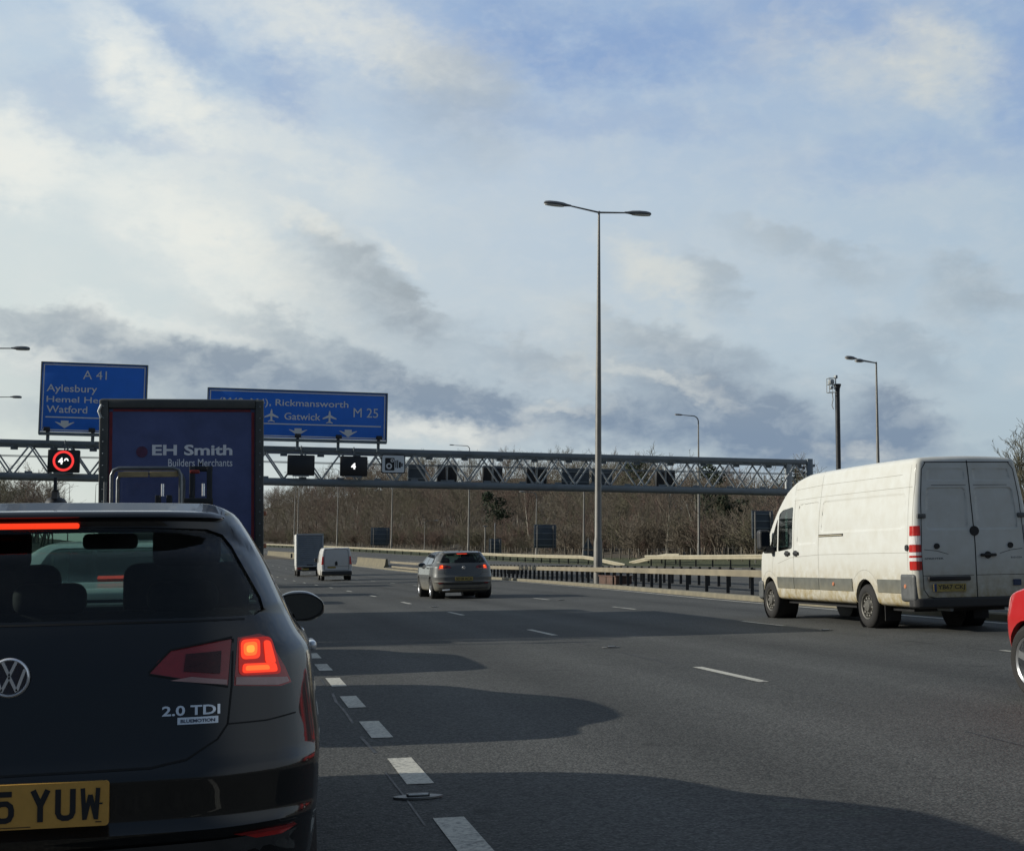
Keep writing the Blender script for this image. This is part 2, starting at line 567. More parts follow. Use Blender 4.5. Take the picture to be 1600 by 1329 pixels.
def ccw(poly):
    a = sum(p[0] * q[1] - q[0] * p[1] for p, q in zip(poly, poly[1:] + poly[:1]))
    return list(poly) if a > 0 else list(poly)[::-1]


def rpoly(pts, r, n=4):
    """round the corners of a polygon"""
    out = []; N = len(pts)
    for i in range(N):
        p, a, b = Vector(pts[i]), Vector(pts[i - 1]), Vector(pts[(i + 1) % N])
        ri = min(r, (a - p).length * .45, (b - p).length * .45)
        s, e = p + (a - p).normalized() * ri, p + (b - p).normalized() * ri
        for k in range(n + 1):
            t = k / n
            out.append(tuple(s * (1 - t)**2 + p * 2 * t * (1 - t) + e * t * t))
    return out


def carve(bm, poly, plane, cond):
    """cut a convex outline into the faces that satisfy cond; returns faces inside"""
    i0, i1, _ = AX[plane]
    poly = ccw(poly)
    lo = [min(p[k] for p in poly) for k in (0, 1)]; hi = [max(p[k] for p in poly) for k in (0, 1)]
    cand = []
    for f in bm.faces:
        if not cond(f): continue
        a = [v.co[i0] for v in f.verts]; b = [v.co[i1] for v in f.verts]
        if max(a) < lo[0] or min(a) > hi[0] or max(b) < lo[1] or min(b) > hi[1]: continue
        cand.append(f)
    for p, q in zip(poly, poly[1:] + poly[:1]):
        n = (q[1] - p[1], -(q[0] - p[0])); L = math.hypot(*n)
        if L < 1e-7 or not cand: continue
        no = [0, 0, 0]; co = [0, 0, 0]
        no[i0], no[i1] = n[0] / L, n[1] / L; co[i0], co[i1] = p
        es = set(e for f in cand for e in f.edges); vs = set(v for f in cand for v in f.verts)
        res = bmesh.ops.bisect_plane(bm, geom=list(vs) + list(es) + cand, dist=1e-5, plane_co=co, plane_no=no)
        nv, cv = Vector(no), Vector(co)
        cand = [g for g in res['geom'] if isinstance(g, bmesh.types.BMFace) and (g.calc_center_median() - cv).dot(nv) < 0]
    return cand


def split_off(bm, faces, name, mat, parent, inset=0., rim=.012, keep=True):
    """lift faces out of the shell as a part of their own, leaving a hole with a rim"""
    if not faces: return None
    fs = set(faces)
    bm.normal_update()
    idx = {}; vs = []; fl = []
    nor = {v: v.normal.copy() for f in faces for v in f.verts}
    for f in faces:
        q = []
        for v in f.verts:
            if v not in idx: idx[v] = len(vs); vs.append(tuple(v.co - nor[v] * inset))
            q.append(idx[v])
        fl.append(q)
    edges = [e for e in set(e for f in faces for e in f.edges) if any(f not in fs for f in e.link_faces)]
    bmesh.ops.delete(bm, geom=list(fs), context='FACES')
    edges = [e for e in edges if e.is_valid]
    if rim and edges:
        r = bmesh.ops.extrude_edge_only(bm, edges=edges)
        near = [(v, v.co.copy()) for v in nor if v.is_valid]
        look = {tuple(round(x, 6) for x in c): nor[v] for v, c in near}
        for v in r['geom']:
            if isinstance(v, bmesh.types.BMVert):
                k = tuple(round(x, 6) for x in v.co)
                v.co -= look.get(k, v.normal) * rim
    if not keep: return None
    return mesh_obj(name, vs, fl, mat, parent, smooth=60)


def cast(bvh, a, b, plane, sgn, off):
    """point of the shell seen along the plane's axis from the sgn side"""
    o = [0, 0, 0]; d = [0, 0, 0]; i0, i1, i2 = AX[plane]
    o[i0], o[i1], o[i2] = a, b, sgn * 30; d[i2] = -sgn
    loc, no, _, _ = bvh.ray_cast(Vector(o), Vector(d))
    if loc is None: return None
    if no.dot(Vector(d)) > 0: no = -no
    return loc + no * off


def patch(bvh, poly, plane, sgn, off, name, mat, parent, n=14, thick=0.):
    """surface-hugging patch with a convex outline"""
    i0, i1, i2 = AX[plane]
    lo = [min(p[k] for p in poly) for k in (0, 1)]; hi = [max(p[k] for p in poly) for k in (0, 1)]
    bm = bmesh.new(); G = {}
    for i in range(n + 1):
        for j in range(n + 1):
            p = [0, 0, 0]
            p[i0] = lo[0] + (hi[0] - lo[0]) * i / n; p[i1] = lo[1] + (hi[1] - lo[1]) * j / n
            G[i, j] = bm.verts.new(p)
    for i in range(n):
        for j in range(n): bm.faces.new((G[i, j], G[i + 1, j], G[i + 1, j + 1], G[i, j + 1]))
    inside = set(carve(bm, poly, plane, lambda f: True))
    bmesh.ops.delete(bm, geom=[f for f in bm.faces if f not in inside], context='FACES')
    for v in list(bm.verts):
        c = cast(bvh, v.co[i0], v.co[i1], plane, sgn, off)
        if c is None: bm.verts.remove(v)
        else: v.co = c
    if not bm.faces: bm.free(); return None
    if thick:
        ed = [e for e in bm.edges if e.is_boundary]
        r = bmesh.ops.extrude_edge_only(bm, edges=ed)
        for v in r['geom']:
            if isinstance(v, bmesh.types.BMVert):
                c = cast(bvh, v.co[i0], v.co[i1], plane, sgn, off - thick)
                if c is not None: v.co = c
    bmesh.ops.recalc_face_normals(bm, faces=bm.faces[:])
    d = Vector((0, 0, 0)); d[i2] = sgn
    if sum((f.normal.dot(d) for f in bm.faces)) < 0: bmesh.ops.reverse_faces(bm, faces=bm.faces[:])
    return bm_obj(name, bm, mat, parent, 50)


def ribbon(bvh, pts, plane, sgn, width, off, mb, step=.04):
    """narrow strip that follows a polyline over the shell, added to mb"""
    P = [Vector(p) for p in pts]; Q = [P[0]]
    for a, b in zip(P, P[1:]):
        k = max(1, int((b - a).length / step))
        for i in range(1, k + 1): Q.append(a.lerp(b, i / k))
    L = []
    for i, p in enumerate(Q):
        d = Q[min(i + 1, len(Q) - 1)] - Q[max(0, i - 1)]
        if d.length < 1e-9: continue
        n = Vector((-d.y, d.x)).normalized() * (width / 2)
        a, b = cast(bvh, p.x + n.x, p.y + n.y, plane, sgn, off), cast(bvh, p.x - n.x, p.y - n.y, plane, sgn, off)
        L.append((a, b))
    for (a, b), (c, d) in zip(L, L[1:]):
        if None in (a, b, c, d) or (a - c).length > step * 5: continue
        mb.add([a, b, d, c], [[0, 1, 2, 3]])
    return mb


def decal_text(bvh, txt, box, plane, sgn, off, mb, bold=0., flip=False):
    vs, fs = text_geo(txt, 1, bold, 0)
    xs = [v[0] for v in vs]; zs = [v[1] for v in vs]
    a0, a1, b0, b1 = min(xs), max(xs), min(zs), max(zs)
    x0, z0, x1, z1 = box; out = []
    for v in vs:
        p = cast(bvh, x0 + (v[0] - a0) / (a1 - a0) * (x1 - x0), z0 + (v[1] - b0) / (b1 - b0) * (z1 - z0), plane, sgn, off)
        out.append(p if p is not None else Vector((x0, 0, z0)))
    mb.add(out, fs)
    return mb


def wheel(parent, x, y, r, side, width=.21, style='alloy', rimmat=None, spokes=5):
    """tyre with its rim as a sub-part; side -1 left, +1 right"""
    s = side; wd = width
    t = MB()
    ri = r * (.68 if style == 'alloy' else .62)
    t.lathe([(-wd / 2, ri), (-wd / 2 - .008, ri + .02), (-wd / 2 - .012, (ri + r) / 2), (-wd / 2 + .01, r - .018), (-wd / 2 + .035, r), (0, r + .002), (wd / 2 - .035, r), (wd / 2 - .01, r - .018), (wd / 2 + .012, (ri + r) / 2), (wd / 2 + .008, ri + .02), (wd / 2, ri), (-wd / 2, ri)], 40, 'x')
    o = t.build('wheel', RUBBER, parent, 40)
    o.location = (x, y, r)
    m = MB(); f = s * (wd / 2 - .012)
    m.lathe([(f, ri), (f + s * .012, ri - .006), (f, ri - .022), (f - s * .10, ri - .03), (f - s * .10, .0)], 40, 'x')
    if style == 'alloy':
        for k in range(spokes):
            a = 2 * math.pi * k / spokes + .3
            for da in (-.10, .10):
                e = Vector((0, math.cos(a + da * .6), math.sin(a + da * .6))); b0 = Vector((0, math.cos(a + da * 2), math.sin(a + da * 2)))
                m.bar(b0 * (r * .10) + Vector((f - s * .02, 0, 0)), e * (ri - .012) + Vector((f - s * .012, 0, 0)), r * .13, .022, up=(1, 0, 0))
        m.lathe([(f - s * .03, r * .2), (f - s * .004, r * .19), (f + s * .002, r * .12), (f + s * .002, 0)], 24, 'x')
    else:
        m.lathe([(f - s * .055, ri - .02), (f - s * .02, ri * .72), (f - s * .03, ri * .6), (f - s * .03, ri * .5), (f + s * .012, ri * .38), (f + s * .016, ri * .2), (f + s * .016, 0)], 40, 'x')
        for k in range(10):
            a = 2 * math.pi * k / 10
            m.lathe([(f - s * .008, .028), (f - s * .03, .001)], 8, 'x', (0, math.cos(a) * ri * .66, math.sin(a) * ri * .66))
    q = m.build('rim', rimmat or ALLOY, o, 35)
    return o


CARROT = (0, -CROSS, 0)      # a vehicle leans with the crossfall
CURV = 1.97e-4


def rise(y):
    y = max(0., y - 75)
    return 1e-4 * y * y if y < 90 else .81 + .018 * (y - 90)


def kerb_x(y):
    return smooth_kerb(y)


smooth_kerb = smooth_tab([(-60, 12.6), (20, 12.6), (33, 12.85), (46, 13.55), (58, 14.05), (78, 14.6), (105, 14.6), (142, 13.6), (200, 9.3), (300, -1.4), (520, -38), (900, -140)])


def road_z(x, y): return CROSS * x + rise(y)


def ground_z(x, y):
    """terrain height in world space"""
    s = x + CURV * y * y * (1 if y < 600 else 600 / y)
    z = CROSS * max(-12., min(s, 34)) + rise(y)
    if s > 15.5: z += .34 * min(1, (s - 15.5) / 10)
    if s > 33:
        k = max(0., min(1., (.40 - x / max(y, 1.)) / .16)) if y > 40 else 0.       # the wooded hill falls away to the right
        z += .10 * min(s - 33, 12) + k * (.07 * max(0, s - 45) - .07 * max(0, s - 130) + .24 * max(0, min(s, 120) - 50) * max(0, min(1, (y - 120) / 330)) ** 1.5)
    if s < -10:
        z += .12 * min(-10 - s, 60) + .08 * max(0, min(-40 - s, 70)) * max(0, min(1, (y - 200) / 150))
    return z

# ================================================================== THE SETTING: ground, roads, markings
def asphalt(name, base, tone=1.0):
    m = bpy.data.materials.new(name); m.use_nodes = True
    b = NB(m.node_tree); p = m.node_tree.nodes['Principled BSDF']
    o = b.n('ShaderNodeTexCoord').outputs['Object']
    stones = b.n('ShaderNodeTexVoronoi'); stones.inputs['Scale'].default_value = 62; b.put(stones.inputs['Vector'], o)
    grit = b.noise(o, 60, 3, .7)
    patches = b.noise(o, .35, 5, .6)
    lanes = b.noise(b.vm('MULTIPLY', o, (1.0, .03, 1.0)), .9, 3, .5)       # polished wheel tracks run with the road
    stone_tone = b.rng(b.xyz(stones.outputs['Color'])[0], 0, 1, .62, 1.5)
    edge = b.rng(stones.outputs['Distance'], .0, .55, 1.18, .70)
    k = b.m('MULTIPLY', b.m('MULTIPLY', stone_tone, edge), b.rng(grit, .3, .7, .72, 1.28))
    k = b.m('MULTIPLY', k, b.rng(patches, .3, .7, .88, 1.12))
    k = b.m('MULTIPLY', k, b.rng(lanes, .3, .7, .88, 1.10))
    X_, Y_, _z = b.xyz(o)                                                  # two worn wheel tracks and an oily middle in every lane
    f = b.m('FRACT', b.m('DIVIDE', b.m('SUBTRACT', b.m('ADD', X_, b.m('MULTIPLY', b.m('MULTIPLY', Y_, Y_), 1.97e-4)), .937), 3.95))
    mid = b.rng(b.m('ABSOLUTE', b.m('SUBTRACT', f, .5)), 0, .13, 1, 0, smooth=True)
    trk = b.rng(b.m('ABSOLUTE', b.m('SUBTRACT', b.m('ABSOLUTE', b.m('SUBTRACT', f, .5)), .24)), 0, .10, 1, 0, smooth=True)
    k = b.m('MULTIPLY', k, b.m('ADD', b.m('SUBTRACT', 1.0, b.m('MULTIPLY', mid, .20)), b.m('MULTIPLY', trk, .11)))
    spots = b.rng(b.noise(o, 2.2, 2, .4), .70, .76, 0, .30)                # oil drips and small sealed patches
    k = b.m('MULTIPLY', k, b.m('SUBTRACT', 1.0, spots))
    b.put(p.inputs['Base Color'], b.vm('SCALE', base, scale=k))
    p.inputs['Roughness'].default_value = .82
    p.inputs['Specular IOR Level'].default_value = .22
    bp = b.n('ShaderNodeBump'); bp.inputs['Strength'].default_value = .45; bp.inputs['Distance'].default_value = .006
    b.put(bp.inputs['Height'], b.m('ADD', b.rng(stones.outputs['Distance'], 0, .6, 1, 0), grit))
    b.put(p.inputs['Normal'], bp.outputs[0])
    return m


ASPH = asphalt('worn_asphalt', (.098, .0985, .092))
ASPH2 = asphalt('old_asphalt', (.112, .110, .102))


def paint_mat():
    m = bpy.data.materials.new('road_paint'); m.use_nodes = True
    b = NB(m.node_tree); p = m.node_tree.nodes['Principled BSDF']
    o = b.n('ShaderNodeTexCoord').outputs['Object']
    wear = b.noise(o, 30, 4, .75); big = b.noise(o, 1.1, 3, .5)
    g = b.rng(b.m('ADD', wear, b.m('MULTIPLY', big, .45)), .54, .76, .10, 1)
    b.put(p.inputs['Base Color'], b.mix(g, c4(.16, .155, .14), c4(.56, .54, .46)))
    p.inputs['Roughness'].default_value = .7
    bp = b.n('ShaderNodeBump'); bp.inputs['Strength'].default_value = .5; bp.inputs['Distance'].default_value = .006
    b.put(bp.inputs['Height'], wear); b.put(p.inputs['Normal'], bp.outputs[0])
    return m


PAINT = paint_mat()


def soil_mat(name, c1, c2, c3, sc_=1.2):
    m = bpy.data.materials.new(name); m.use_nodes = True
    b = NB(m.node_tree); p = m.node_tree.nodes['Principled BSDF']
    o = b.n('ShaderNodeTexCoord').outputs['Object']
    a = b.noise(o, sc_, 6, .65); d = b.noise(o, sc_ * 9, 4, .7)
    b.put(p.inputs['Base Color'], b.mix(b.rng(d, .35, .65), b.mix(b.rng(a, .35, .6), c4(*c1), c4(*c2)), c4(*c3)))
    p.inputs['Roughness'].default_value = .95
    bp = b.n('ShaderNodeBump'); bp.inputs['Strength'].default_value = 1; bp.inputs['Distance'].default_value = .08
    b.put(bp.inputs['Height'], d); b.put(p.inputs['Normal'], bp.outputs[0])
    return m


LITTER = soil_mat('leaf_litter', (.075, .058, .040), (.050, .042, .028), (.10, .078, .052), .8)
VERGE = soil_mat('rough_verge', (.055, .075, .024), (.10, .095, .042), (.045, .055, .022), 1.5)


def grid(name, us, ys, fn, mat, kind='structure', smooth=180):
    vs = [fn(u, y) for y in ys for u in us]
    n = len(us); fs = []
    for j in range(len(ys) - 1):
        for i in range(n - 1):
            fs.append([j * n + i, j * n + i + 1, (j + 1) * n + i + 1, (j + 1) * n + i])
    o = mesh_obj(name, vs, fs, mat, smooth=smooth)
    tag(o, kind=kind)
    return o


YS = [-60 + 4 * i for i in range(56)] + [164 + 12 * i for i in range(30)] + [530, 560, 600]
def sx(s, y): return s - CURV * y * y * (1 if y < 600 else 600 / y)

FAR_YS = YS + [700, 850, 1100, 1500, 2100, 3000]
SS = [-2600, -1500, -800, -400, -200, -110, -70, -45, -30, -20, -14, -11.5, -10.2, -9.8, -5, 0, 5, 10, 15.5, 18, 22, 26, 30, 31.8, 32.4, 33.5, 35, 38, 42, 46, 52, 60, 70, 82, 96, 112, 130, 170, 260, 450, 800, 1500, 2600]


def terr(s, y):
    x = sx(s, y)
    z = ground_z(x, min(y, 900))
    if -9.9 < s < 32.2: z -= .25
    else: z -= .03
    if s < -10: z += .25 * math.sin(s * .31 + y * .05) * min(1, (-10 - s) / 20)
    if s > 40: z += .35 * math.sin(s * .23 + y * .07)
    return (x, y, z)


grid('ground', SS, [-400, -150] + FAR_YS, terr, LITTER)
verge_ss = [32.0, 33.0, 34.5, 36.5, 39.0]
grid('verge', verge_ss, YS, lambda s, y: (sx(s, y), y, ground_z(sx(s, y), y) + .02 - (.05 if s > 38 else 0)), VERGE)
grid('roadside_verge', [-19, -15, -12, -10.2], YS, lambda s, y: (sx(s, y), y, ground_z(sx(s, y), y) + .02), VERGE)

N_AC = 9
def own(u, y):
    L = sx(-10.0, y); Rr = kerb_x(y)
    x = L + (Rr - L) * u
    return (x, y, road_z(x, y))
grid('road', [i / N_AC for i in range(N_AC + 1)], YS, own, ASPH)


def opp(u, y):
    L = kerb_x(y) + 4.3; Rr = sx(32.05, y)
    x = L + (Rr - L) * u
    return (x, y, ground_z(x, y) + .012)
grid('opposite_carriageway', [i / 8 for i in range(9)], YS, opp, ASPH2)
grid('central_reserve', [0, .5, 1], YS, lambda u, y: (kerb_x(y) + .25 + 4.15 * u, y, road_z(kerb_x(y), y) * (1 - u) + u * ground_z(kerb_x(y) + 4.4, y) + .03), ASPH2)


def sweep(mb, prof, path, closed=True):
    """profile (dx,dz) swept along a path of points (profile kept upright)"""
    n = len(prof); k = len(mb.v)
    for i, p in enumerate(path):
        p = Vector(p); d = Vector(path[min(i + 1, len(path) - 1)]) - Vector(path[max(0, i - 1)])
        side = Vector((d.y, -d.x, 0)).normalized()
        for (a, b) in prof: mb.v.append(tuple(p + side * a + Vector((0, 0, b))))
    for i in range(len(path) - 1):
        for j in range(n if closed else n - 1):
            j2 = (j + 1) % n
            mb.f.append([k + i * n + j, k + i * n + j2, k + (i + 1) * n + j2, k + (i + 1) * n + j])
    if closed:
        mb.f.append([k + j for j in range(n)]); e = k + (len(path) - 1) * n
        mb.f.append([e + j for j in range(n)][::-1])
    return mb


KY = [y for y in YS if -40 <= y <= 420]
kb = sweep(MB(), [(0, -.1), (0, .11), (.03, .135), (.36, .135), (.38, .12), (.38, -.1)], [(kerb_x(y), y, road_z(kerb_x(y), y)) for y in KY])
tag(kb.build('kerb', M('kerb_stone', (.20, .178, .125), .9, 0, .25, 2.2, bump=.4, bscale=25), None, 30), kind='structure')

# ---- lane markings: dashes lie 4 mm above the road
mk = MB()
def dash(x0, y0, y1, wd, off=.004):
    q = []
    n = max(1, int((y1 - y0) / 2))
    for i in range(n):
        a, b = y0 + (y1 - y0) * i / n, y0 + (y1 - y0) * (i + 1) / n
        P = []
        for yy, sg in ((a, -1), (a, 1), (b, 1), (b, -1)):
            x = sx(x0, yy) + sg * wd / 2
            P.append((x, yy, road_z(x, yy) + off))
        mk.add(P, [[0, 1, 2, 3]])
S1 = .983
for i in range(-4, 60):
    y = 5.38 + 2 * S1 * i
    if y < 150: dash(.937, y, y + S1, .145)
for i in range(-2, 28): dash(4.804, 12.218 + 8.496 * i, 12.218 + 8.496 * i + 1.888, .105)
for i in range(-3, 28): dash(8.93, 21.635 + 8.496 * i, 21.635 + 8.496 * i + 1.888, .09)
for i in range(-3, 28): dash(-2.8, 9.0 + 8.496 * i, 9.0 + 8.496 * i + 1.888, .10)
dash(-6.6, -40, 400, .20)
for a, b in zip(KY, KY[1:]):
    P = [(kerb_x(yy) + dxx, yy, road_z(kerb_x(yy) + dxx, yy) + .004) for yy, dxx in ((a, -.42), (a, -.30), (b, -.30), (b, -.42))]
    mk.add(P, [[0, 1, 2, 3]])
for s0, wd, dash_len in ((31.2, .15, 0), (27.0, .1, 2), (23.2, .1, 2), (19.6, .1, 2)):
    y = 20
    while y < 300:
        L = 9 if not dash_len else dash_len
        P = [(sx(s0, yy) + sg * wd / 2, yy, ground_z(sx(s0, yy), yy) + .018) for yy, sg in ((y, -1), (y, 1), (y + L, 1), (y + L, -1))]
        mk.add(P, [[0, 1, 2, 3]]); y += 9
tag(mk.build('lane_markings', PAINT), kind='structure')

# dark longitudinal joint and tar line between the lanes
jt = MB()
for s0, wd, y0, y1 in ((.81, .022, 3, 70), (4.67, .02, 6, 110), (8.82, .02, 10, 110)):
    pts = [y0 + .8 * i for i in range(int((y1 - y0) / .8))]
    for a, b in zip(pts, pts[1:]):
        if random.random() < .22: continue
        j0, j1 = .012 * math.sin(a * 3.1) + .01 * math.sin(a * 7.7), .012 * math.sin(b * 3.1) + .01 * math.sin(b * 7.7)
        wv = wd * random.uniform(.5, 1.2)
        jt.add([(sx(s0, a) + j0 - wv / 2, a, road_z(sx(s0, a), a) + .0025), (sx(s0, a) + j0 + wv / 2, a, road_z(sx(s0, a), a) + .0025), (sx(s0, b) + j1 + wv / 2, b, road_z(sx(s0, b), b) + .0025), (sx(s0, b) + j1 - wv / 2, b, road_z(sx(s0, b), b) + .0025)], [[0, 1, 2, 3]])
tag(jt.build('road_joint', M('tar_joint', (.022, .022, .022), .6)), kind='structure')


# ---- road studs
def stud(x, y, label):
    t = thing('road_stud', label, 'road stud', (x, y, road_z(x, y)), CARROT, 'reflective road studs along the lane lines')
    ring = [(.125 * math.cos(a), .06 * math.sin(a) * (1 - .35 * math.cos(a) ** 2)) for a in [2 * math.pi * i / 28 for i in range(28)]]
    MB().prism(ring, .003, .012, 'xy').build('casting', M('stud_iron', (.20, .20, .19), .5, .4), t, 30)
    MB().box((0, 0, .016), (.115, .045, .018), None, .006).build('rubber_insert', DARKPL, t, 40)
    MB().box((0, -.020, .021), (.10, .012, .008), None, .003).build('reflector', M('stud_reflector', (.62, .63, .60), .2, 0, .1), t, 40)
    return t


stud(.86, 6.93, 'metal cased road stud between two broad dashes beside the black hatchback')
stud(4.75, 17.55, 'low road stud in sunlit asphalt before the bright nearest lane dash')
stud(8.85, 20.0, 'small road stud on the sunlit tarmac behind the white van wheel')
stud(4.75, 34.6, 'tiny far road stud on the lane line behind the grey hatchback')
stud(8.85, 38.0, 'distant road stud right of the grey hatchback towards the central barrier')


# ================================================================== BARRIERS
BEAM = M('barrier_beam', (.25, .215, .15), .6, .15, .18, 1.2)
BEAM_B = M('barrier_beam_far', (.40, .36, .26), .6, .1, .12, 1.2)
POSTM = M('barrier_post', (.045, .045, .045), .7, .2, .3, 6)
def beam_prof(z0, z1, d0, d1): return [(d0, z0), (d0, z1 - .02), (d0 + .02, z1), (d1 - .02, z1), (d1, z1 - .02), (d1, z0)]


def zpost(t, x, y, z, h, w_=.15):
    m = MB()
    m.box((0, 0, h / 2), (.012, w_, h)); m.box((.04, w_ / 2, h / 2), (.08, .012, h)); m.box((-.04, -w_ / 2, h / 2), (.08, .012, h))
    m.box((0, 0, .02), (.22, .2, .03))
    o = m.build('post', POSTM, t); o.location = (x, y, z)
    return o


t = thing('safety_barrier', 'long beige box beam barrier on dark posts beside the near carriageway kerb', 'crash barrier', (kerb_x(60) + 1.1, 60, road_z(14, 60)))
TX, TY, TZ = t.location
P = [(kerb_x(y) + 1.1 - TX, y - TY, road_z(kerb_x(y) + 1.1, y) - TZ) for y in range(8, 142, 3)]
sweep(MB(), beam_prof(.57, .765, -.07, .06), P).build('beam', BEAM, t, 30)
Pl = [(kerb_x(y) + 1.1 - TX, y - TY, road_z(kerb_x(y) + 1.1, y) - TZ) for y in range(112, 142, 3)]
sweep(MB(), beam_prof(.12, .30, -.06, .05), Pl).build('lower_rail', BEAM, t, 30)
proto = None
y = 11.0
while y < 102:
    x = kerb_x(y) + 1.16
    if proto is None: proto = zpost(t, x - TX, y - TY, road_z(x, y) - TZ, .68)
    else:
        c = proto.copy(); col.objects.link(c); c.parent = t; c.location = (x - TX, y - TY, road_z(x, y) - TZ)
    y += 2.36 if y < 45 else 1.25
t2 = thing('safety_barrier', 'dark back row of the double central barrier facing the opposite carriageway', 'crash barrier', (kerb_x(60) + 3.1, 60, road_z(14, 60)))
TX, TY, TZ = t2.location
P = [(kerb_x(y) + 3.1 - TX, y - TY, road_z(kerb_x(y) + 3.1, y) - TZ) for y in range(8, 142, 3)]
sweep(MB(), beam_prof(.52, .76, -.04, .08), P).build('beam', M('barrier_beam_back', (.07, .07, .07), .7, .2), t2, 30)
h0 = None
y = 12.2
while y < 102:
    x = kerb_x(y) + 3.02
    c = proto.copy(); col.objects.link(c); c.parent = t2; c.location = (x - TX, y - TY, road_z(x, y) - TZ)
    if h0 is None: h0 = MB().box((0, 0, 0), (.10, .8, .09), None, .01).build('spacer_bracket', POSTM, t2); hc = h0
    else: hc = h0.copy(); col.objects.link(hc); hc.parent = t2
    hc.location = (x - .10 - TX, y - TY, road_z(x, y) - TZ + .74)
    y += 2.36 if y < 45 else 1.25

for y0, y1, lab in ((143, 166, 'weathered concrete barrier wall beyond the white delivery van'), (176, 262, 'pale far concrete barrier wall left of the box lorry')):
    ct = thing('concrete_barrier', lab, 'concrete barrier', (kerb_x(y0) + 1.1, y0, road_z(14, y0)))
    TX, TY, TZ = ct.location
    P = [(kerb_x(y) + 1.1 - TX, y - TY, road_z(kerb_x(y) + 1.1, y) - TZ) for y in range(y0, y1, 3)]
    sweep(MB(), [(-.34, 0), (-.30, .1), (-.17, .35), (-.10, .95), (.10, .95), (.17, .35), (.30, .1), (.34, 0)], P).build('wall_section', M('stained_concrete', (.17, .15, .10), .9, 0, .3, 1.5, bump=.4, bscale=25), ct, 40)
    sweep(MB(), [(-.36, -.02), (-.36, .05), (.36, .05), (.36, -.02)], P).build('footing', CONCRETE, ct, 40)

bx = thing('cabinet', 'small rusty brown box low behind the central barrier by the tall lamp', 'cabinet', (15.45, 56.2, road_z(15.4, 56)))
MB().box((0, 0, .20), (.7, 2.7, .36), None, .02).build('body', M('rusty_brown', (.10, .058, .042), .8, 0, .3, 4), bx, 40)
MB().box((0, 0, .40), (.76, 2.76, .05), None, .01).build('lid', M('rusty_brown_lid', (.11, .06, .045), .8, 0, .3, 4), bx, 40)


def verge_pt(s, y, dz=0.): x = sx(s, y); return Vector((x, y, ground_z(x, y) + dz))


def verge_barrier(name_label, y0, y1, s=32.9, ramp0=0, ramp1=0, posts=True, lift=.0):
    t = thing('verge_barrier', name_label, 'crash barrier', verge_pt(s, y0))
    o = Vector(t.location); ys = []; y = y0
    while y < y1: ys.append(y); y += 3 if y < 150 else 8
    ys.append(y1); P = []
    for y in ys:
        k = 1.0
        if ramp0 and y - y0 < ramp0: k = (y - y0) / ramp0
        if ramp1 and y1 - y < ramp1: k = (y1 - y) / ramp1
        P.append(verge_pt(s, y, (.66 + lift) * k - .02) - o)
    sweep(MB(), [(-.05, -.16), (-.10, -.11), (-.10, -.05), (-.05, 0), (-.10, .05), (-.10, .11), (-.05, .16), (.0, .16), (-.03, .11), (-.03, .05), (0, 0), (-.03, -.05), (-.03, -.11), (0, -.16)], P).build('beam', BEAM_B, t, 40)
    p0 = None; y = y0 + 1.2; n = 0
    while y < y1 - .5 and n < 90:
        h = 1.0
        if ramp0 and y - y0 < ramp0: h = (y - y0) / ramp0
        if ramp1 and y1 - y < ramp1: h = (y1 - y) / ramp1
        h = max(.15, h)
        q = verge_pt(s + .1, y) - o
        if p0 is None: p0 = zpost(t, q.x, q.y, q.z, .78 + lift); c = p0
        else: c = p0.copy(); col.objects.link(c); c.parent = t; c.location = q
        c.scale = (1, 1, h)
        y += 3.2 if y < 160 else 6.4; n += 1
    return t


verge_barrier('long cream steel barrier on the far verge running behind the grey hatchback', 108, 460, 32.9, ramp0=11)
verge_barrier('cream far verge barrier under the right end of the gantry', 40, 103, 32.9, ramp1=0, lift=.05)
verge_barrier('short cream barrier end bending down behind the tall central lamp', 100, 112, 34.6, ramp1=8)

# fence of thin posts at the foot of the wood
ft = thing('post_fence', 'low post and wire fence along the foot of the brown wood', 'fence', verge_pt(37.5, 95))
o = Vector(ft.location); pp = None
fy = [95 + 2.6 * i for i in range(80)]
for y in fy:
    q = verge_pt(37.5, y) - o
    if pp is None:
        pp = MB().box((0, 0, .5), (.09, .09, 1.0), None, .01).build('post', TIMBER, ft, 40); c = pp
    else: c = pp.copy(); col.objects.link(c); c.parent = ft
    c.location = q; c.rotation_euler = (random.uniform(-.05, .05), random.uniform(-.05, .05), random.random())
wr = MB()
for hgt in (.35, .65, .95): wr.tube([verge_pt(37.44, y, hgt) - o for y in fy[::2]], .005, 3)
wr.build('wire', DARKPL, ft)


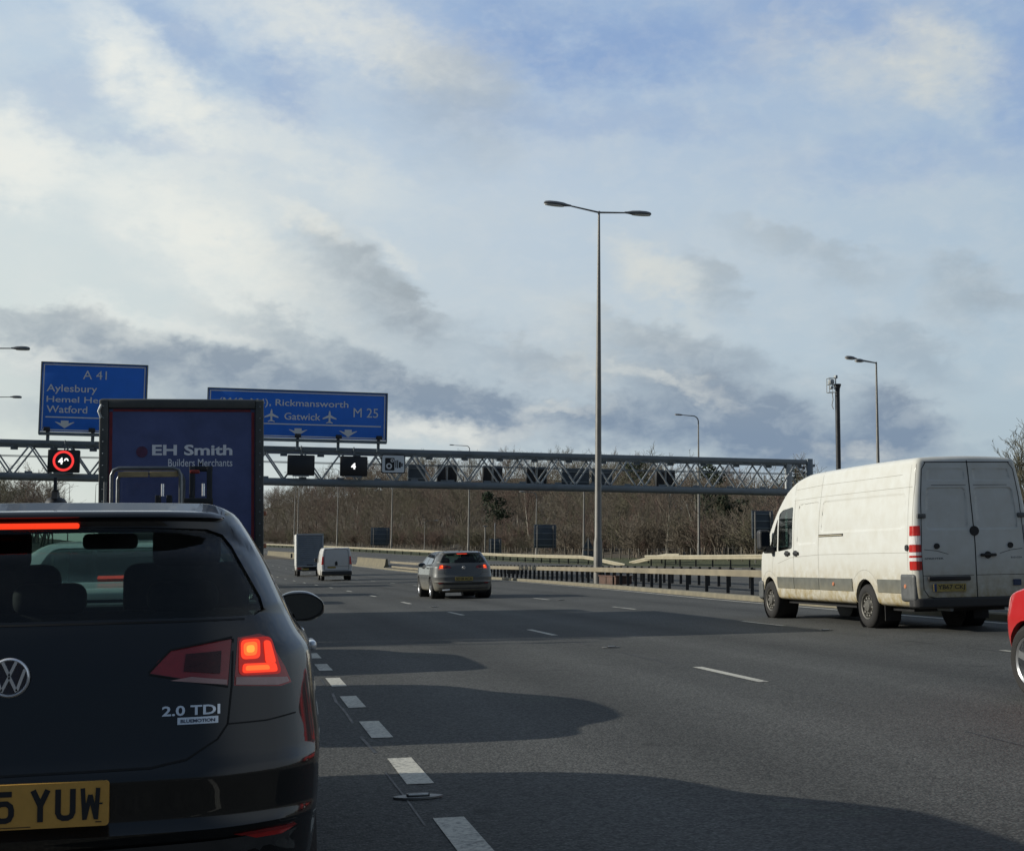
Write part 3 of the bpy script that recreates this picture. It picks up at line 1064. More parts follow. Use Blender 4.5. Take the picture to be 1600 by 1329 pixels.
# ================================================================== LAMPS AND MASTS
def lantern(mb_parent, at, d, L=.75, wd=.30, hgt=.17):
    """lamp head pointing along horizontal direction d"""
    d = Vector(d).normalized(); sd = Vector((d.y, -d.x, 0)); sd.normalize(); up = sd.cross(d)
    if up.z < 0: up = -up
    m = MB(); k = 0
    st = [(0, .035, .035), (.12, .05, .045), (.30, .11, .075), (.55, .15, .085), (.80, .14, .08), (.95, .10, .06), (1.0, .05, .03)]
    n = 12; base = len(m.v)
    for (u, wv, hv) in st:
        for j in range(n):
            a = 2 * math.pi * j / n
            zz = math.sin(a) * hv * hgt / .17
            if zz < 0: zz *= .55
            m.v.append(tuple(Vector(at) + d * (u * L) + sd * (math.cos(a) * wv * wd / .30) + up * zz))
    for i in range(len(st) - 1):
        for j in range(n):
            m.f.append([i * n + j, i * n + (j + 1) % n, (i + 1) * n + (j + 1) % n, (i + 1) * n + j])
    m.f.append(list(range(n))); m.f.append([(len(st) - 1) * n + j for j in range(n)])
    o = m.build('lantern', LANTERN, mb_parent, 45)
    l = MB(); l.v = []; 
    ring = [(.50 + .36 * math.cos(a), .11 * math.sin(a)) for a in [2 * math.pi * i / 14 for i in range(14)]]
    lo = [Vector(at) + d * ((u + .12) * L) + sd * (v * wd / .3) - up * (.050 * hgt / .17) for u, v in ring]
    hi = [p + up * .03 for p in lo]
    l.add([tuple(p) for p in lo + hi], [list(range(14))] + [[i, (i + 1) % 14, 14 + (i + 1) % 14, 14 + i] for i in range(14)])
    l.build('lens', LENS, o, 40)
    return o


def lamp_post(label, base, height, arms, r0=.11, r1=.05, group=None, cap=False, swan=False, rise_=.0, LL=.75, arm_r=.03):
    """arms: list of (dx, dy, reach, lift)"""
    t = thing('street_lamp', label, 'street lamp', base, (0, 0, 0), group)
    p = MB(); n = 14
    p.lathe([(0, r0 * 1.25), (.02, r0 * 1.25), (height * .11, r0 * 1.25), (height * .125, r0), (height * .5, r0 * .75 + r1 * .25), (height, r1), (height, 0)], n, 'z')
    p.build('pole', POLE, t, 40)
    for dx_, dy_, reach, lift in arms:
        d = Vector((dx_, dy_, 0)).normalized()
        e = d * (reach - LL) + Vector((0, 0, height + lift))
        if swan:
            rr = .45
            pts = [Vector((0, 0, height - .05))] + [Vector((0, 0, height - .05 + rr * math.sin(a))) + d * (rr * (1 - math.cos(a))) for a in (.4, .8, 1.2, 1.5)] + [e + Vector((0, 0, rr))]
            MB().tube(pts, [r1, r1, r1 * .95, r1 * .9, r1 * .85, r1 * .7], 8).build('arm', POLE, t, 40)
            lantern(t, pts[-1], (d.x, d.y, .06), LL)
        else:
            MB().tube([Vector((0, 0, height - .06)), e], [arm_r * 1.25, arm_r], 8).build('arm', POLE, t, 40)
            lantern(t, e, (d.x, d.y, lift / max(reach, .1)), LL, .38, .27)
    return t


G_FAR = 'lamp posts along the far verge and slip road'
gz = lambda x, y: ground_z(x, y)
LB = (15.3, 58.5)
lamp_post('tall central twin arm lamp post rising behind the central barrier', (*LB, road_z(*LB) - .02), 17.2 - road_z(*LB), [(-1, 0, 2.55, .16), (1, 0, 2.45, .0)], .155, .05, LL=1.25, arm_r=.035)
def far(label, x, y, top, arms, **k):
    z = gz(x, y) - .05
    return lamp_post(label, (x, y, z), top - z, arms, group=G_FAR, **k)
far('single arm lamp post with bent swan neck right of the tall twin lamp', 36.2, 106, 13.15, [(-1, .15, 1.95, 0)], swan=True, r0=.10)
far('lamp post with two forward lanterns above the white van roof', 37, 75.5, 13.6, [(-1, .0, 2.0, .14), (-.93, -.36, 1.75, -.05)], r0=.11)
far('slim swan neck lamp post in front of the wood above the grey hatchback', 29.0, 178, 16.6, [(-1, .15, 2.7, 0)], swan=True, r0=.12)
far('lamp post passing behind the speed camera sign of the gantry', 25.4, 240, 19.3, [(-1, .15, 2.9, 0)], swan=True, r0=.13)
far('lamp post behind the lit number four signal of the gantry', 19.2, 290, 20.8, [(-1, .15, 2.9, 0)], swan=True, r0=.14)
far('left one of two poles close together above the box lorry', 12.2, 345, 23.5, [(-1, .15, 2.9, 0)], swan=True, r0=.16)
far('right one of two poles close together above the box lorry', 13.3, 352, 24.5, [(-1, .15, 2.9, 0)], swan=True, r0=.16)
far('short slip road lamp post between the grey hatchback and the tall lamp', 31.6, 147.5, 8.9, [(-1, .15, 1.9, 0)], swan=True, r0=.09)
far('lamp pole rising above the triangular sign back into the gantry', 33.6, 134, 10.5, [(-1, .15, 1.9, 0)], swan=True, r0=.10)
far('small far lamp with arm to the right deep against the wood', 27.6, 212, 7.7, [(1, .1, 2.2, 0)], swan=True, r0=.07, r1=.04)
far('lamp post at far left behind the hatchback roof', -62, 345, 19.5, [(1, 0, 2.6, 0)], swan=True, r0=.13)
far('middle lamp post behind the shark fin aerial', -41.3, 340, 19.4, [(-1, 0, 2.6, 0)], swan=True, r0=.13)
far('lamp post at left edge of the blue lorry', -35.3, 340, 19.5, [(1, 0, 2.6, 0)], swan=True, r0=.13)
G_L = 'lamps standing left of the road'
zL = gz(-14.2, 75)
lamp_post('near left lamp post reaching a lantern in from the edge of the picture', (-14.4, 75, zL), 12.35 - zL, [(1, 0, 2.95, .02)], .11, .05, G_L, LL=.95)
zL = gz(-21, 115)
lamp_post('thin distant left lamp post below the nearer lantern at the edge', (-20.9, 115, zL), 14.35 - zL, [(1, 0, 2.9, .02)], .11, .045, G_L, LL=.9)
zL = gz(21, 172)
MAST = M('dark_mast_steel', (.05, .052, .055), .45, .5, .2, 2)
t = thing('camera_mast', 'dark mast with a caged camera on top above the white van', 'camera mast', (36.3, 79.5, gz(36.3, 79.5)))
hz = 12.75 - t.location.z
MB().lathe([(0, .24), (.03, .24), (.05, .155), (hz - .5, .15), (hz - .3, .16), (hz - .05, .24), (hz, .24), (hz, 0)], 16, 'z').build('pole', MAST, t, 40)
cgm = MB()
for dx_ in (-.62, -.22):
    for dy_ in (-.2, .2): cgm.tube([(dx_, dy_, hz - .55), (dx_, dy_, hz + .35)], .022, 6)
for zz in (-.55, -.05, .35):
    for a, b in (((-.62, -.2), (-.22, -.2)), ((-.62, .2), (-.22, .2)), ((-.62, -.2), (-.62, .2)), ((-.22, -.2), (-.22, .2))): cgm.tube([(*a, hz + zz), (*b, hz + zz)], .02, 6)
cgm.tube([(-.22, 0, hz - .3), (0, 0, hz - .3)], .04, 6)
cgm.tube([(-.34, 0, hz - .6), (-.30, 0, hz - 1.0), (-.38, 0, hz - 1.35), (-.28, 0, hz - 1.6)], .03, 6)
cgm.build('cage', STEEL_L, t, 40)
cmb = MB().box((-.42, 0, hz + .12), (.26, .46, .26), None, .03)
cmb.tube([(-.42, -.18, hz - .25), (-.42, .12, hz - .25)], .10, 12); cmb.box((-.1, 0, hz + .45), (.16, .3, .2), None, .03); cmb.tube([(-.1, 0, hz), (-.1, 0, hz + .4)], .03, 6)
cmb.build('camera', STEEL_L, t, 40)
t = thing('detector_post', 'short pale pole with a small flat head beside the grey hatchback roof', 'post', (30.0, 171, gz(30, 171)))
MB().tube([(0, 0, 0), (0, 0, 6.15 - t.location.z)], .09, 10).build('pole', POLE, t, 40)
MB().box((0, 0, 6.2 - t.location.z), (.55, .3, .12), None, .02).build('head', LANTERN, t, 40)
t = thing('detector_post', 'plain thin pole just above the small square sign back', 'post', (29.7, 162.5, gz(29.7, 162)))
MB().lathe([(0, .10), (.4, .10), (.42, .07), (6.4 - t.location.z, .06), (6.4 - t.location.z, 0)], 10, 'z').build('pole', POLE, t, 40)
MB().tube([(0, 0, 5.4 - t.location.z), (0, 0, 6.3 - t.location.z)], .075, 8).build('sleeve', LANTERN, t, 40)


# ================================================================== FAR VERGE SIGNS SEEN FROM BEHIND
BACKM = M('sign_back_grey', (.085, .105, .125), .55, .3, .15, 2)


def sign_back(label, x, y, wd, hgt, zc, shape='rect', posts=2, pole_h=None):
    z = gz(x, y); t = thing('sign_back', label, 'road sign', (x, y, z), (0, 0, -.08), 'road signs of the opposite carriageway seen from behind')
    zc -= z
    if shape == 'rect':
        MB().box((0, .06, zc), (wd, .05, hgt), None, .012).build('panel', BACKM, t, 40)
        r = MB()
        for k in range(4): r.box((0, 0, zc - hgt / 2 + hgt * (k + .5) / 4), (wd * .98, .06, .07))
        for sx_ in (-1, 1): r.box((sx_ * (wd / 2 - .04), .03, zc), (.05, .04, hgt * .98))
        r.build('stiffening_rail', STEEL, t)
    else:
        MB().prism([(-wd / 2, zc - .1), (wd / 2, zc - .1), (.0, zc + hgt * .5)], .04, .09).build('warning_panel', BACKM, t)
        MB().box((0, .065, zc - hgt * .36), (wd * .95, .05, hgt * .42), None, .01).build('supplementary_panel', BACKM, t, 40)
        r = MB()
        for k in (-.5, -.25, .02): r.box((0, .02, zc + hgt * k), (wd * .7, .05, .05))
        r.build('stiffening_rail', STEEL, t)
    for i in range(posts):
        px_ = 0 if posts == 1 else (-1 if i == 0 else 1) * wd * .36
        MB().tube([(px_, -.06, -.05), (px_, -.06, zc + hgt * .46)], .05, 8).build('post', POLE, t, 40)
    return t


sign_back('large square sign back right of the box lorry against the wood', 24.1, 247, 3.4, 3.2, 6.3)
sign_back('wide ribbed sign back left of the tall lamp, on two legs', 31.6, 143, 2.4, 2.5, 4.4)
sign_back('triangle over square sign back just left of the tall lamp pole', 32.3, 127, 1.05, 2.0, 3.0, 'tri', 1)
sign_back('tall dark sign back in front of the white van mirror', 34.6, 88, 1.5, 1.9, 4.15)
sign_back('small square sign back low behind the grey hatchback roof', 30.2, 165, 1.5, 1.8, 3.6)

# ================================================================== GANTRY
GY = 78.0
GST = M('gantry_steel', (.21, .24, .26), .5, .45, .18, .8)
GDI = M('gantry_lattice', (.40, .42, .42), .5, .4, .18, 1.2)
gt = thing('gantry', 'long lattice steel gantry spanning both carriageways with signs and signals', 'gantry', (8, GY, 0))
GX = 8.0; XL, XR = -17.6, 33.9; ZT, ZB = 7.66, 5.82
for y0, nm in ((0, 'front'), (1.7, 'back')):
    for z in (ZT, ZB):
        MB().box(((XL + XR) / 2 - GX, y0, z), (XR - XL, .22, .29), None, .03).build('chord', GST, gt, 40)
    d = MB(); x = XL + .6; k = 0; B = 1.06
    while x < XR - B * .8:
        a, b = (ZB + .16, ZT - .16) if k % 2 == 0 else (ZT - .16, ZB + .16)
        d.bar((x - GX, y0, a), (x + B - GX, y0, b), .085, .085, up=(0, 1, 0))
        x += B; k += 1
    d.build('lattice', GDI, gt)
    x = XL + .6; g0 = None
    while x < XR:
        for gp in ((x - GX, y0, ZT - .2), (x + B - GX, y0, ZB + .2)):
            if g0 is None: g0 = MB().box((0, 0, 0), (.4, .05, .16), None, .01).build('gusset', GST, gt); gc = g0
            else: gc = g0.copy(); col.objects.link(gc); gc.parent = gt
            gc.location = gp
        x += 2 * B
tb = MB(); x = XL + .6; k = 0
while x < XR:
    for z in (ZT, ZB): tb.box((x - GX, .85, z), (.09, 1.5, .09))
    if k % 2: tb.bar((x - GX, .1, ZB), (x + B - GX, 1.6, ZB), .07, .07)
    x += B; k += 1
tb.build('cross_brace', GST, gt)
wk = MB()
wk.box(((XL + XR) / 2 - GX, .85, ZB + .2), (XR - XL - 1, .7, .04))
for yy in (.45, 1.25): wk.box(((XL + XR) / 2 - GX, yy, ZB + 1.15), (XR - XL - 1, .035, .035))
wk.build('walkway', GST, gt)
for x, y0 in ((XR - .2, 0), (XR - .85, 1.7), (XL + .2, 0), (XL + .2, 1.7)):
    MB().box((x - GX, y0, (ZT + .2) / 2), (.36, .34, ZT + .2), None, .03).build('leg', GST if y0 == 0 else STEEL_L, gt, 40)
cb = MB()
for z in (6.2, 6.6, 7.0, 7.3): cb.box((XR - .55 - GX, .0, z), (.12, .12, .14))
cb.build('cable_bracket', DARKPL, gt)

BLUE = M('sign_blue', (.022, .185, .76), .45, 0, .06, 1.5)
WHITE = M('sign_white', (.78, .79, .78), .5, 0, .04, 3)
FRAME = M('sign_frame_grey', (.20, .24, .26), .5, .3, .1, 2)


def sign_board(label, x0, x1, z0, z1, cells):
    cx, cz = (x0 + x1) / 2, (z0 + z1) / 2
    t = thing('direction_sign', label, 'road sign', (cx, GY - .55, cz))
    W2, H2 = (x1 - x0) / 2, (z1 - z0) / 2
    MB().box((0, .06, 0), (2 * W2, .12, 2 * H2), None, .01).build('panel', BLUE, t, 40)
    b = MB(); e = .09
    b.box((0, -.004, H2 - e), (2 * W2 - .1, .008, .06)); b.box((0, -.004, -H2 + e), (2 * W2 - .1, .008, .06))
    b.box((-W2 + e, -.004, 0), (.06, .008, 2 * H2 - .24)); b.box((W2 - e, -.004, 0), (.06, .008, 2 * H2 - .24))
    b.build('border', WHITE, t)
    fr = MB()
    fr.box((0, .03, -H2 - .12), (2 * W2 + .1, .35, .16)); fr.box((0, .03, H2 + .03), (2 * W2 + .06, .2, .05))
    for sx_ in (-1, 1): fr.box((sx_ * (W2 + .04), .03, -.05), (.07, .22, 2 * H2 + .2))
    n = int(W2 * 2 / 2.4)
    for i in range(n + 1):
        xx = -W2 + .4 + (2 * W2 - .8) * i / n
        fr.box((xx, .22, -.3), (.16, .2, 2 * H2 + .7))
    fr.build('frame', FRAME, t)
    for i in range(n + 1):
        xx = -W2 + .4 + (2 * W2 - .8) * i / n
        lm = MB(); lm.box((xx, -.30, -H2 + .10), (.34, .26, .22), None, .03); lm.box((xx, -.1, -H2 - .05), (.07, .5, .05))
        lm.build('lighting_unit', DARKPL, t, 40)
    tx = MB(); y = -.012
    for c in cells:
        k = c[0]
        if k == 't': text_fit(c[1], (c[2] - cx, c[3] - cz, c[4] - cx, c[5] - cz), y, tx, bold=c[6] if len(c) > 6 else .008)
        elif k == 'line': tx.box(((c[1] + c[2]) / 2 - cx, y, c[3] - cz), (c[2] - c[1], .006, .065))
        elif k == 'arrow':
            ax, az_, wv = c[1] - cx, c[2] - cz, c[3]
            tx.prism([(ax - wv * .20, az_ + .20), (ax - wv * .20, az_ + .05), (ax + wv * .20, az_ + .05), (ax + wv * .20, az_ + .20)], y - .004, y)
            for s in (-1, 1):
                tx.prism([(ax, az_ - .22), (ax + s * wv * .52, az_ + .12), (ax + s * wv * .46, az_ + .13), (ax + s * wv * .2, az_ + .048), (ax, az_ + .048)], y - .004, y)
        elif k == 'plane':
            ax, az_, s = c[1] - cx, c[2] - cz, c[3]
            tx.prism([(ax - .055 * s, az_ - .42 * s), (ax + .055 * s, az_ - .42 * s), (ax + .075 * s, az_ + .25 * s), (ax + .045 * s, az_ + .42 * s), (ax, az_ + .48 * s), (ax - .045 * s, az_ + .42 * s), (ax - .075 * s, az_ + .25 * s)], y - .004, y)
            for q in (-1, 1):
                tx.prism([(ax + q * .06 * s, az_ + .16 * s), (ax + q * .06 * s, az_ - .04 * s), (ax + q * .5 * s, az_ - .17 * s), (ax + q * .5 * s, az_ - .08 * s)], y - .003, y + .001)
                tx.prism([(ax + q * .04 * s, az_ - .30 * s), (ax + q * .04 * s, az_ - .40 * s), (ax + q * .24 * s, az_ - .47 * s), (ax + q * .24 * s, az_ - .40 * s)], y - .003, y + .001)
    tx.build('lettering', WHITE, t)
    return t


sign_board('tall blue A 41 direction sign left of the lorry, on the gantry', -11.12, -5.6, 8.25, 12.02, [
    ('t', 'A 41', -8.98, 11.18, -7.72, 11.66, 0.0), ('t', 'Aylesbury', -10.86, 10.32, -8.2, 10.84), ('t', 'Hemel Hempstead', -10.84, 9.76, -5.85, 10.19), ('t', 'Watford', -10.82, 9.28, -8.68, 9.68),
    ('line', -10.86, -5.95, 9.04), ('arrow', -9.84, 8.66, 1.0)])
sign_board('wide blue M 25 Gatwick direction sign right of the lorry, on the gantry', -2.2, 7.74, 8.25, 10.9, [
    ('t', '(M40, M4), Rickmansworth', -1.62, 9.93, 5.58, 10.42), ('plane', 1.28, 9.48, .78), ('t', 'Gatwick', 2.0, 9.27, 4.02, 9.67), ('plane', 4.53, 9.48, .78), ('t', 'M 25', 5.88, 9.52, 7.28, 10.05, 0.0),
    ('line', -1.9, 7.45, 9.02), ('arrow', 2.78, 8.60, 1.0), ('arrow', 5.6, 8.60, 1.0)])

LED_R = M('red_led', (.3, .02, .02), .4, 0, .02, 10, emit=(1, .05, .045), es=1.0)
LED_W = M('white_led', (.6, .6, .6), .4, 0, .02, 10, emit=(1, 1, .97), es=1.3)


def signal(label, x0, x1, z0, z1, show=None):
    cx, cz = (x0 + x1) / 2, (z0 + z1) / 2; wv, hv = x1 - x0, z1 - z0
    t = thing('matrix_signal', label, 'lane signal', (cx, GY - .40, cz), (0, 0, 0), 'lane signals on the front of the gantry')
    MB().box((0, .1, 0), (wv, .42, hv), None, .05).build('housing', M('signal_black', (.014, .014, .016), .55, 0, .2, 4), t, 40)
    MB().box((0, -.114, 0), (wv * .88, .012, hv * .84), None, .004).build('screen', M('signal_screen', (.02, .02, .021), .35, 0, .1, 20), t, 40)
    MB().tube([(0, .25, hv / 2), (0, .25, hv / 2 + .55)], .04, 8).build('hanger', GST, t, 40)
    MB().box((0, .0, -hv / 2 - .03), (wv * .6, .3, .05)).build('bracket', STEEL, t)
    if show == '40':
        m = MB(); ro, ri, n = .56, .435, 48
        for i in range(n):
            a, b = 2 * math.pi * i / n, 2 * math.pi * (i + 1) / n
            m.add([(math.cos(q) * r, -.124, math.sin(q) * r) for q, r in ((a, ro), (b, ro), (b, ri), (a, ri))], [[0, 1, 2, 3]])
        m.build('red_ring', LED_R, t)
        d = MB(); text_fit('4', (-.27, -.18, -.02, .18), -.126, d, .04)
        for i in range(10):
            a, b = math.pi * i / 10, math.pi * (i + 1) / 10
            d.add([(.15 + math.cos(q) * r, -.126, .0 + math.sin(q) * r * 1.3) for q, r in ((a, .12), (b, .12), (b, .06), (a, .06))], [[0, 1, 2, 3]])
        d.build('digits', LED_W, t)
    elif show == '4':
        d = MB(); text_fit('4', (-.16, -.17, .10, .17), -.126, d, .05); d.build('digit', LED_W, t)
    return t


signal('lane signal with a glowing red ring round 40, left of the lorry', -10.66, -8.99, 6.04, 7.27, '40')
signal('black lane signal half hidden behind the left edge of the lorry', -7.98, -6.4, 6.06, 7.28)
signal('blank black lane signal under the left arrow of the M 25 sign', 2.24, 3.76, 6.16, 7.3)
signal('black lane signal showing a single white 4', 5.2, 6.74, 6.18, 7.3, '4')
# speed camera sign
t = thing('camera_sign', 'white speed camera symbol sign on the gantry lattice', 'road sign', (8.22, GY - .35, 6.93))
MB().prism(rpoly([(-.69, -.54), (.69, -.54), (.69, .54), (-.69, .54)], .12), 0, .06).build('border_plate', BLACK, t, 40)
MB().prism(rpoly([(-.635, -.485), (.635, -.485), (.635, .485), (-.635, .485)], .10), -.006, .004).build('panel', M('camera_sign_face', (.78, .82, .83), .5, 0, .05, 3), t, 40)
m = MB()
m.prism(rpoly([(-.47, -.38), (.07, -.38), (.07, .34), (-.47, .34)], .06), -.012, -.005)
m.prism([(.12, -.20), (.18, -.23), (.18, .23), (.12, .20)], -.012, -.005); m.prism([(.22, -.24), (.28, -.25), (.28, .23), (.22, .22)], -.012, -.005)
m.prism([(.32, -.22), (.44, -.22), (.44, .12), (.32, .12)], -.012, -.005); m.prism([(.46, -.14), (.54, -.14), (.54, .06), (.46, .06)], -.012, -.005)
m.build('camera_symbol', BLACK, t)
m = MB()
for cx, cz, ro, ri in ((-.24, -.13, .17, .09), (-.06, .19, .10, .05)):
    for i in range(24):
        a, b = 2 * math.pi * i / 24, 2 * math.pi * (i + 1) / 24
        m.add([(cx + math.cos(q) * r, -.0135, cz + math.sin(q) * r) for q, r in ((a, ro), (b, ro), (b, ri), (a, ri))], [[0, 1, 2, 3]])
m.build('lens_ring', WHITE, t)


def signal_back(label, x0, x1):
    cx = (x0 + x1) / 2; wv = x1 - x0
    t = thing('signal_back', label, 'lane signal', (cx, GY + 2.15, 6.58), (0, 0, 0), 'lane signals of the opposite carriageway seen from behind')
    bk = M('signal_back_black', (.020, .021, .024), .5, .1, .2, 3)
    for s in (-1, 1): MB().box((s * wv * .27, 0, .04), (wv * .44, .35, 1.05), None, .1).build('housing', bk, t, 40)
    MB().box((0, -.12, -.42), (wv * .62, .3, .10), None, .02).build('tray', STEEL, t, 40)
    MB().tube([(0, -.1, -.6), (0, -.1, 1.0)], .06, 8).build('hanger', STEEL_L, t, 40)
    return t


for x0, x1, lab in ((11.06, 12.3, 'backs of black lane signals, leftmost set behind the gantry lattice'), (13.81, 15.06, 'backs of black lane signals, second set from the camera sign'), (16.47, 17.78, 'backs of black lane signals just left of the grey sign backs'), (24.57, 25.84, 'backs of black lane signals alone right of the tall lamp')):
    signal_back(lab, x0, x1)
for x0, x1, lab in ((18.67, 20.4, 'grey sign back on the gantry left of the tall lamp pole'), (20.55, 21.85, 'grey sign back on the gantry right of the tall lamp pole'), (9.35, 10.4, 'faint grey panel back beside the speed camera sign')):
    t = thing('sign_back', lab, 'road sign', ((x0 + x1) / 2, GY + 2.1, 6.58), (0, 0, 0), 'grey sign backs on the gantry')
    wv = x1 - x0
    MB().box((0, 0, 0), (wv, .08, 1.02), None, .03).build('panel', BACKM, t, 40)
    r = MB()
    for zz in (-.3, .3): r.box((0, -.07, zz), (wv * .95, .06, .07))
    r.build('stiffening_rail', STEEL, t)

# ================================================================== VEHICLES
def car_paint(name, c, metal=.0, rough=.35, dust=.25, coat=1.0, dustc=(.20, .18, .15), zt=.75):
    m = bpy.data.materials.new(name); m.use_nodes = True
    b = NB(m.node_tree); p = m.node_tree.nodes['Principled BSDF']
    o = b.n('ShaderNodeTexCoord').outputs['Object']
    film = b.rng(b.noise(o, 3.5, 6, .65), .35, .75, .0, dust)
    low = b.m('MULTIPLY', b.rng(b.xyz(o)[2], zt, .15, 0, min(1, dust * 5.5), smooth=True), b.rng(b.noise(o, 7, 5, .65), .3, .65, .4, 1.1), clamp=True)
    g = b.m('MAXIMUM', film, low)
    b.put(p.inputs['Base Color'], b.mix(g, c4(*c), c4(*dustc)))
    b.put(p.inputs['Roughness'], b.rng(g, 0, .6, rough, .8))
    p.inputs['Metallic'].default_value = metal
    p.inputs['Specular IOR Level'].default_value = .12
    b.put(p.inputs['Coat Weight'], b.rng(g, 0, .6, coat, 0))
    p.inputs['Coat Roughness'].default_value = .03
    return m


PAINT_BLACK = car_paint('black_paint', (.007, .0072, .0075), 0, .3, .03, 1.0, (.10, .09, .08), .45)
PAINT_GREY = car_paint('grey_metallic_paint', (.115, .12, .12), .15, .35, .12, .8, (.30, .27, .20))
PAINT_RED = car_paint('red_paint', (.46, .016, .018), 0, .3, .12, 1.0, (.30, .12, .10))
PAINT_SILVER = car_paint('silver_paint', (.70, .73, .72), .0, .35, .08, .8)
PAINT_DARK = car_paint('dark_blue_paint', (.012, .018, .035), 0, .3, .1, 1.0)


def rbox(name, c, d, r, mat, parent, n=6, fn=None):
    """soft-edged box"""
    bm = shell(n, n, n, min(1, r / d[0] * 2), min(1, r / d[1] * 2), min(1, r / d[2] * 2), lambda a, b, c_: (a * d[0] / 2, b * d[1] / 2, c_ * d[2] / 2))
    if fn:
        for v in bm.verts: v.co = Vector(fn(v.co))
    for v in bm.verts: v.co += Vector(c)
    return bm_obj(name, bm, mat, parent, 80)


def emblem_ring(t, c, rad, y, name='badge'):
    """round badge: ring with a V over a W"""
    m = MB(); u0, w0 = c
    n = 40; k = len(m.v); prof = [(rad * .86, 0), (rad * .88, -.006), (rad * .94, -.009), (rad * 1.0, -.006), (rad * 1.03, 0)]
    for i in range(n):
        a = 2 * math.pi * i / n
        for r_, dy_ in prof: m.v.append((u0 + r_ * math.cos(a), y + dy_, w0 + r_ * math.sin(a)))
    q = len(prof)
    for i in range(n):
        for j in range(q - 1): m.f.append([i * q + j, ((i + 1) % n) * q + j, ((i + 1) % n) * q + j + 1, i * q + j + 1])
    def stroke(a, b, wd=.15):
        a, b = Vector(a) * rad, Vector(b) * rad; d = (b - a).normalized(); nn = Vector((-d.y, d.x)) * rad * wd / 2
        m.prism([(u0 + p.x, w0 + p.y) for p in (a + nn, a - nn, b - nn, b + nn)], y - .007, y)
    stroke((-.34, .82), (.0, .10)); stroke((.34, .82), (.0, .10))
    stroke((-.78, .42), (-.38, -.68)); stroke((.78, .42), (.38, -.68)); stroke((-.38, -.72), (.0, .06)); stroke((.38, -.72), (.0, .06))
    o = m.build(name, CHROME, t, 40)
    d = MB().prism([(u0 + rad * .9 * math.cos(2 * math.pi * i / 32), w0 + rad * .9 * math.sin(2 * math.pi * i / 32)) for i in range(32)], y - .001, y + .012)
    d.build('badge_field', M('badge_blue_black', (.012, .018, .04), .2, 0, .1, 20, coat=1), o, 40)
    return o


def plate_char(ch, u0, w0, mb):
    """stroke-built registration character, 50 x 79 mm with 14 mm strokes"""
    S = {'Y': [[(7, 79), (25, 40)], [(43, 79), (25, 40)], [(25, 44), (25, 0)]],
         'U': [[(7, 79), (7, 20), (11, 11), (19, 7), (31, 7), (39, 11), (43, 20), (43, 79)]],
         'W': [[(6, 79), (11, 0)], [(11, 2), (25, 62)], [(25, 62), (39, 2)], [(39, 0), (44, 79)]],
         '5': [[(44, 72), (8, 72)], [(9, 76), (7, 42)], [(7, 43), (18, 49), (32, 49), (41, 42), (43, 34), (43, 20), (38, 10), (30, 7), (18, 7), (9, 12), (5, 19)]]}[ch]
    for si, pl in enumerate(S):
        P_ = [Vector((u0 + a / 1000, w0 + b / 1000)) for a, b in pl]
        hw_ = .007 if ch != 'W' else .0055
        L = []
        for i, p in enumerate(P_):
            d = (P_[min(i + 1, len(P_) - 1)] - P_[max(0, i - 1)]).normalized(); n_ = Vector((-d.y, d.x)) * hw_
            L.append((p + n_, p - n_))
        for (a, b), (c, d) in zip(L, L[1:]):
            mb.add([(q.x, -.0032 - .0003 * si, q.y) for q in (a, b, d, c)], [[0, 1, 2, 3]])


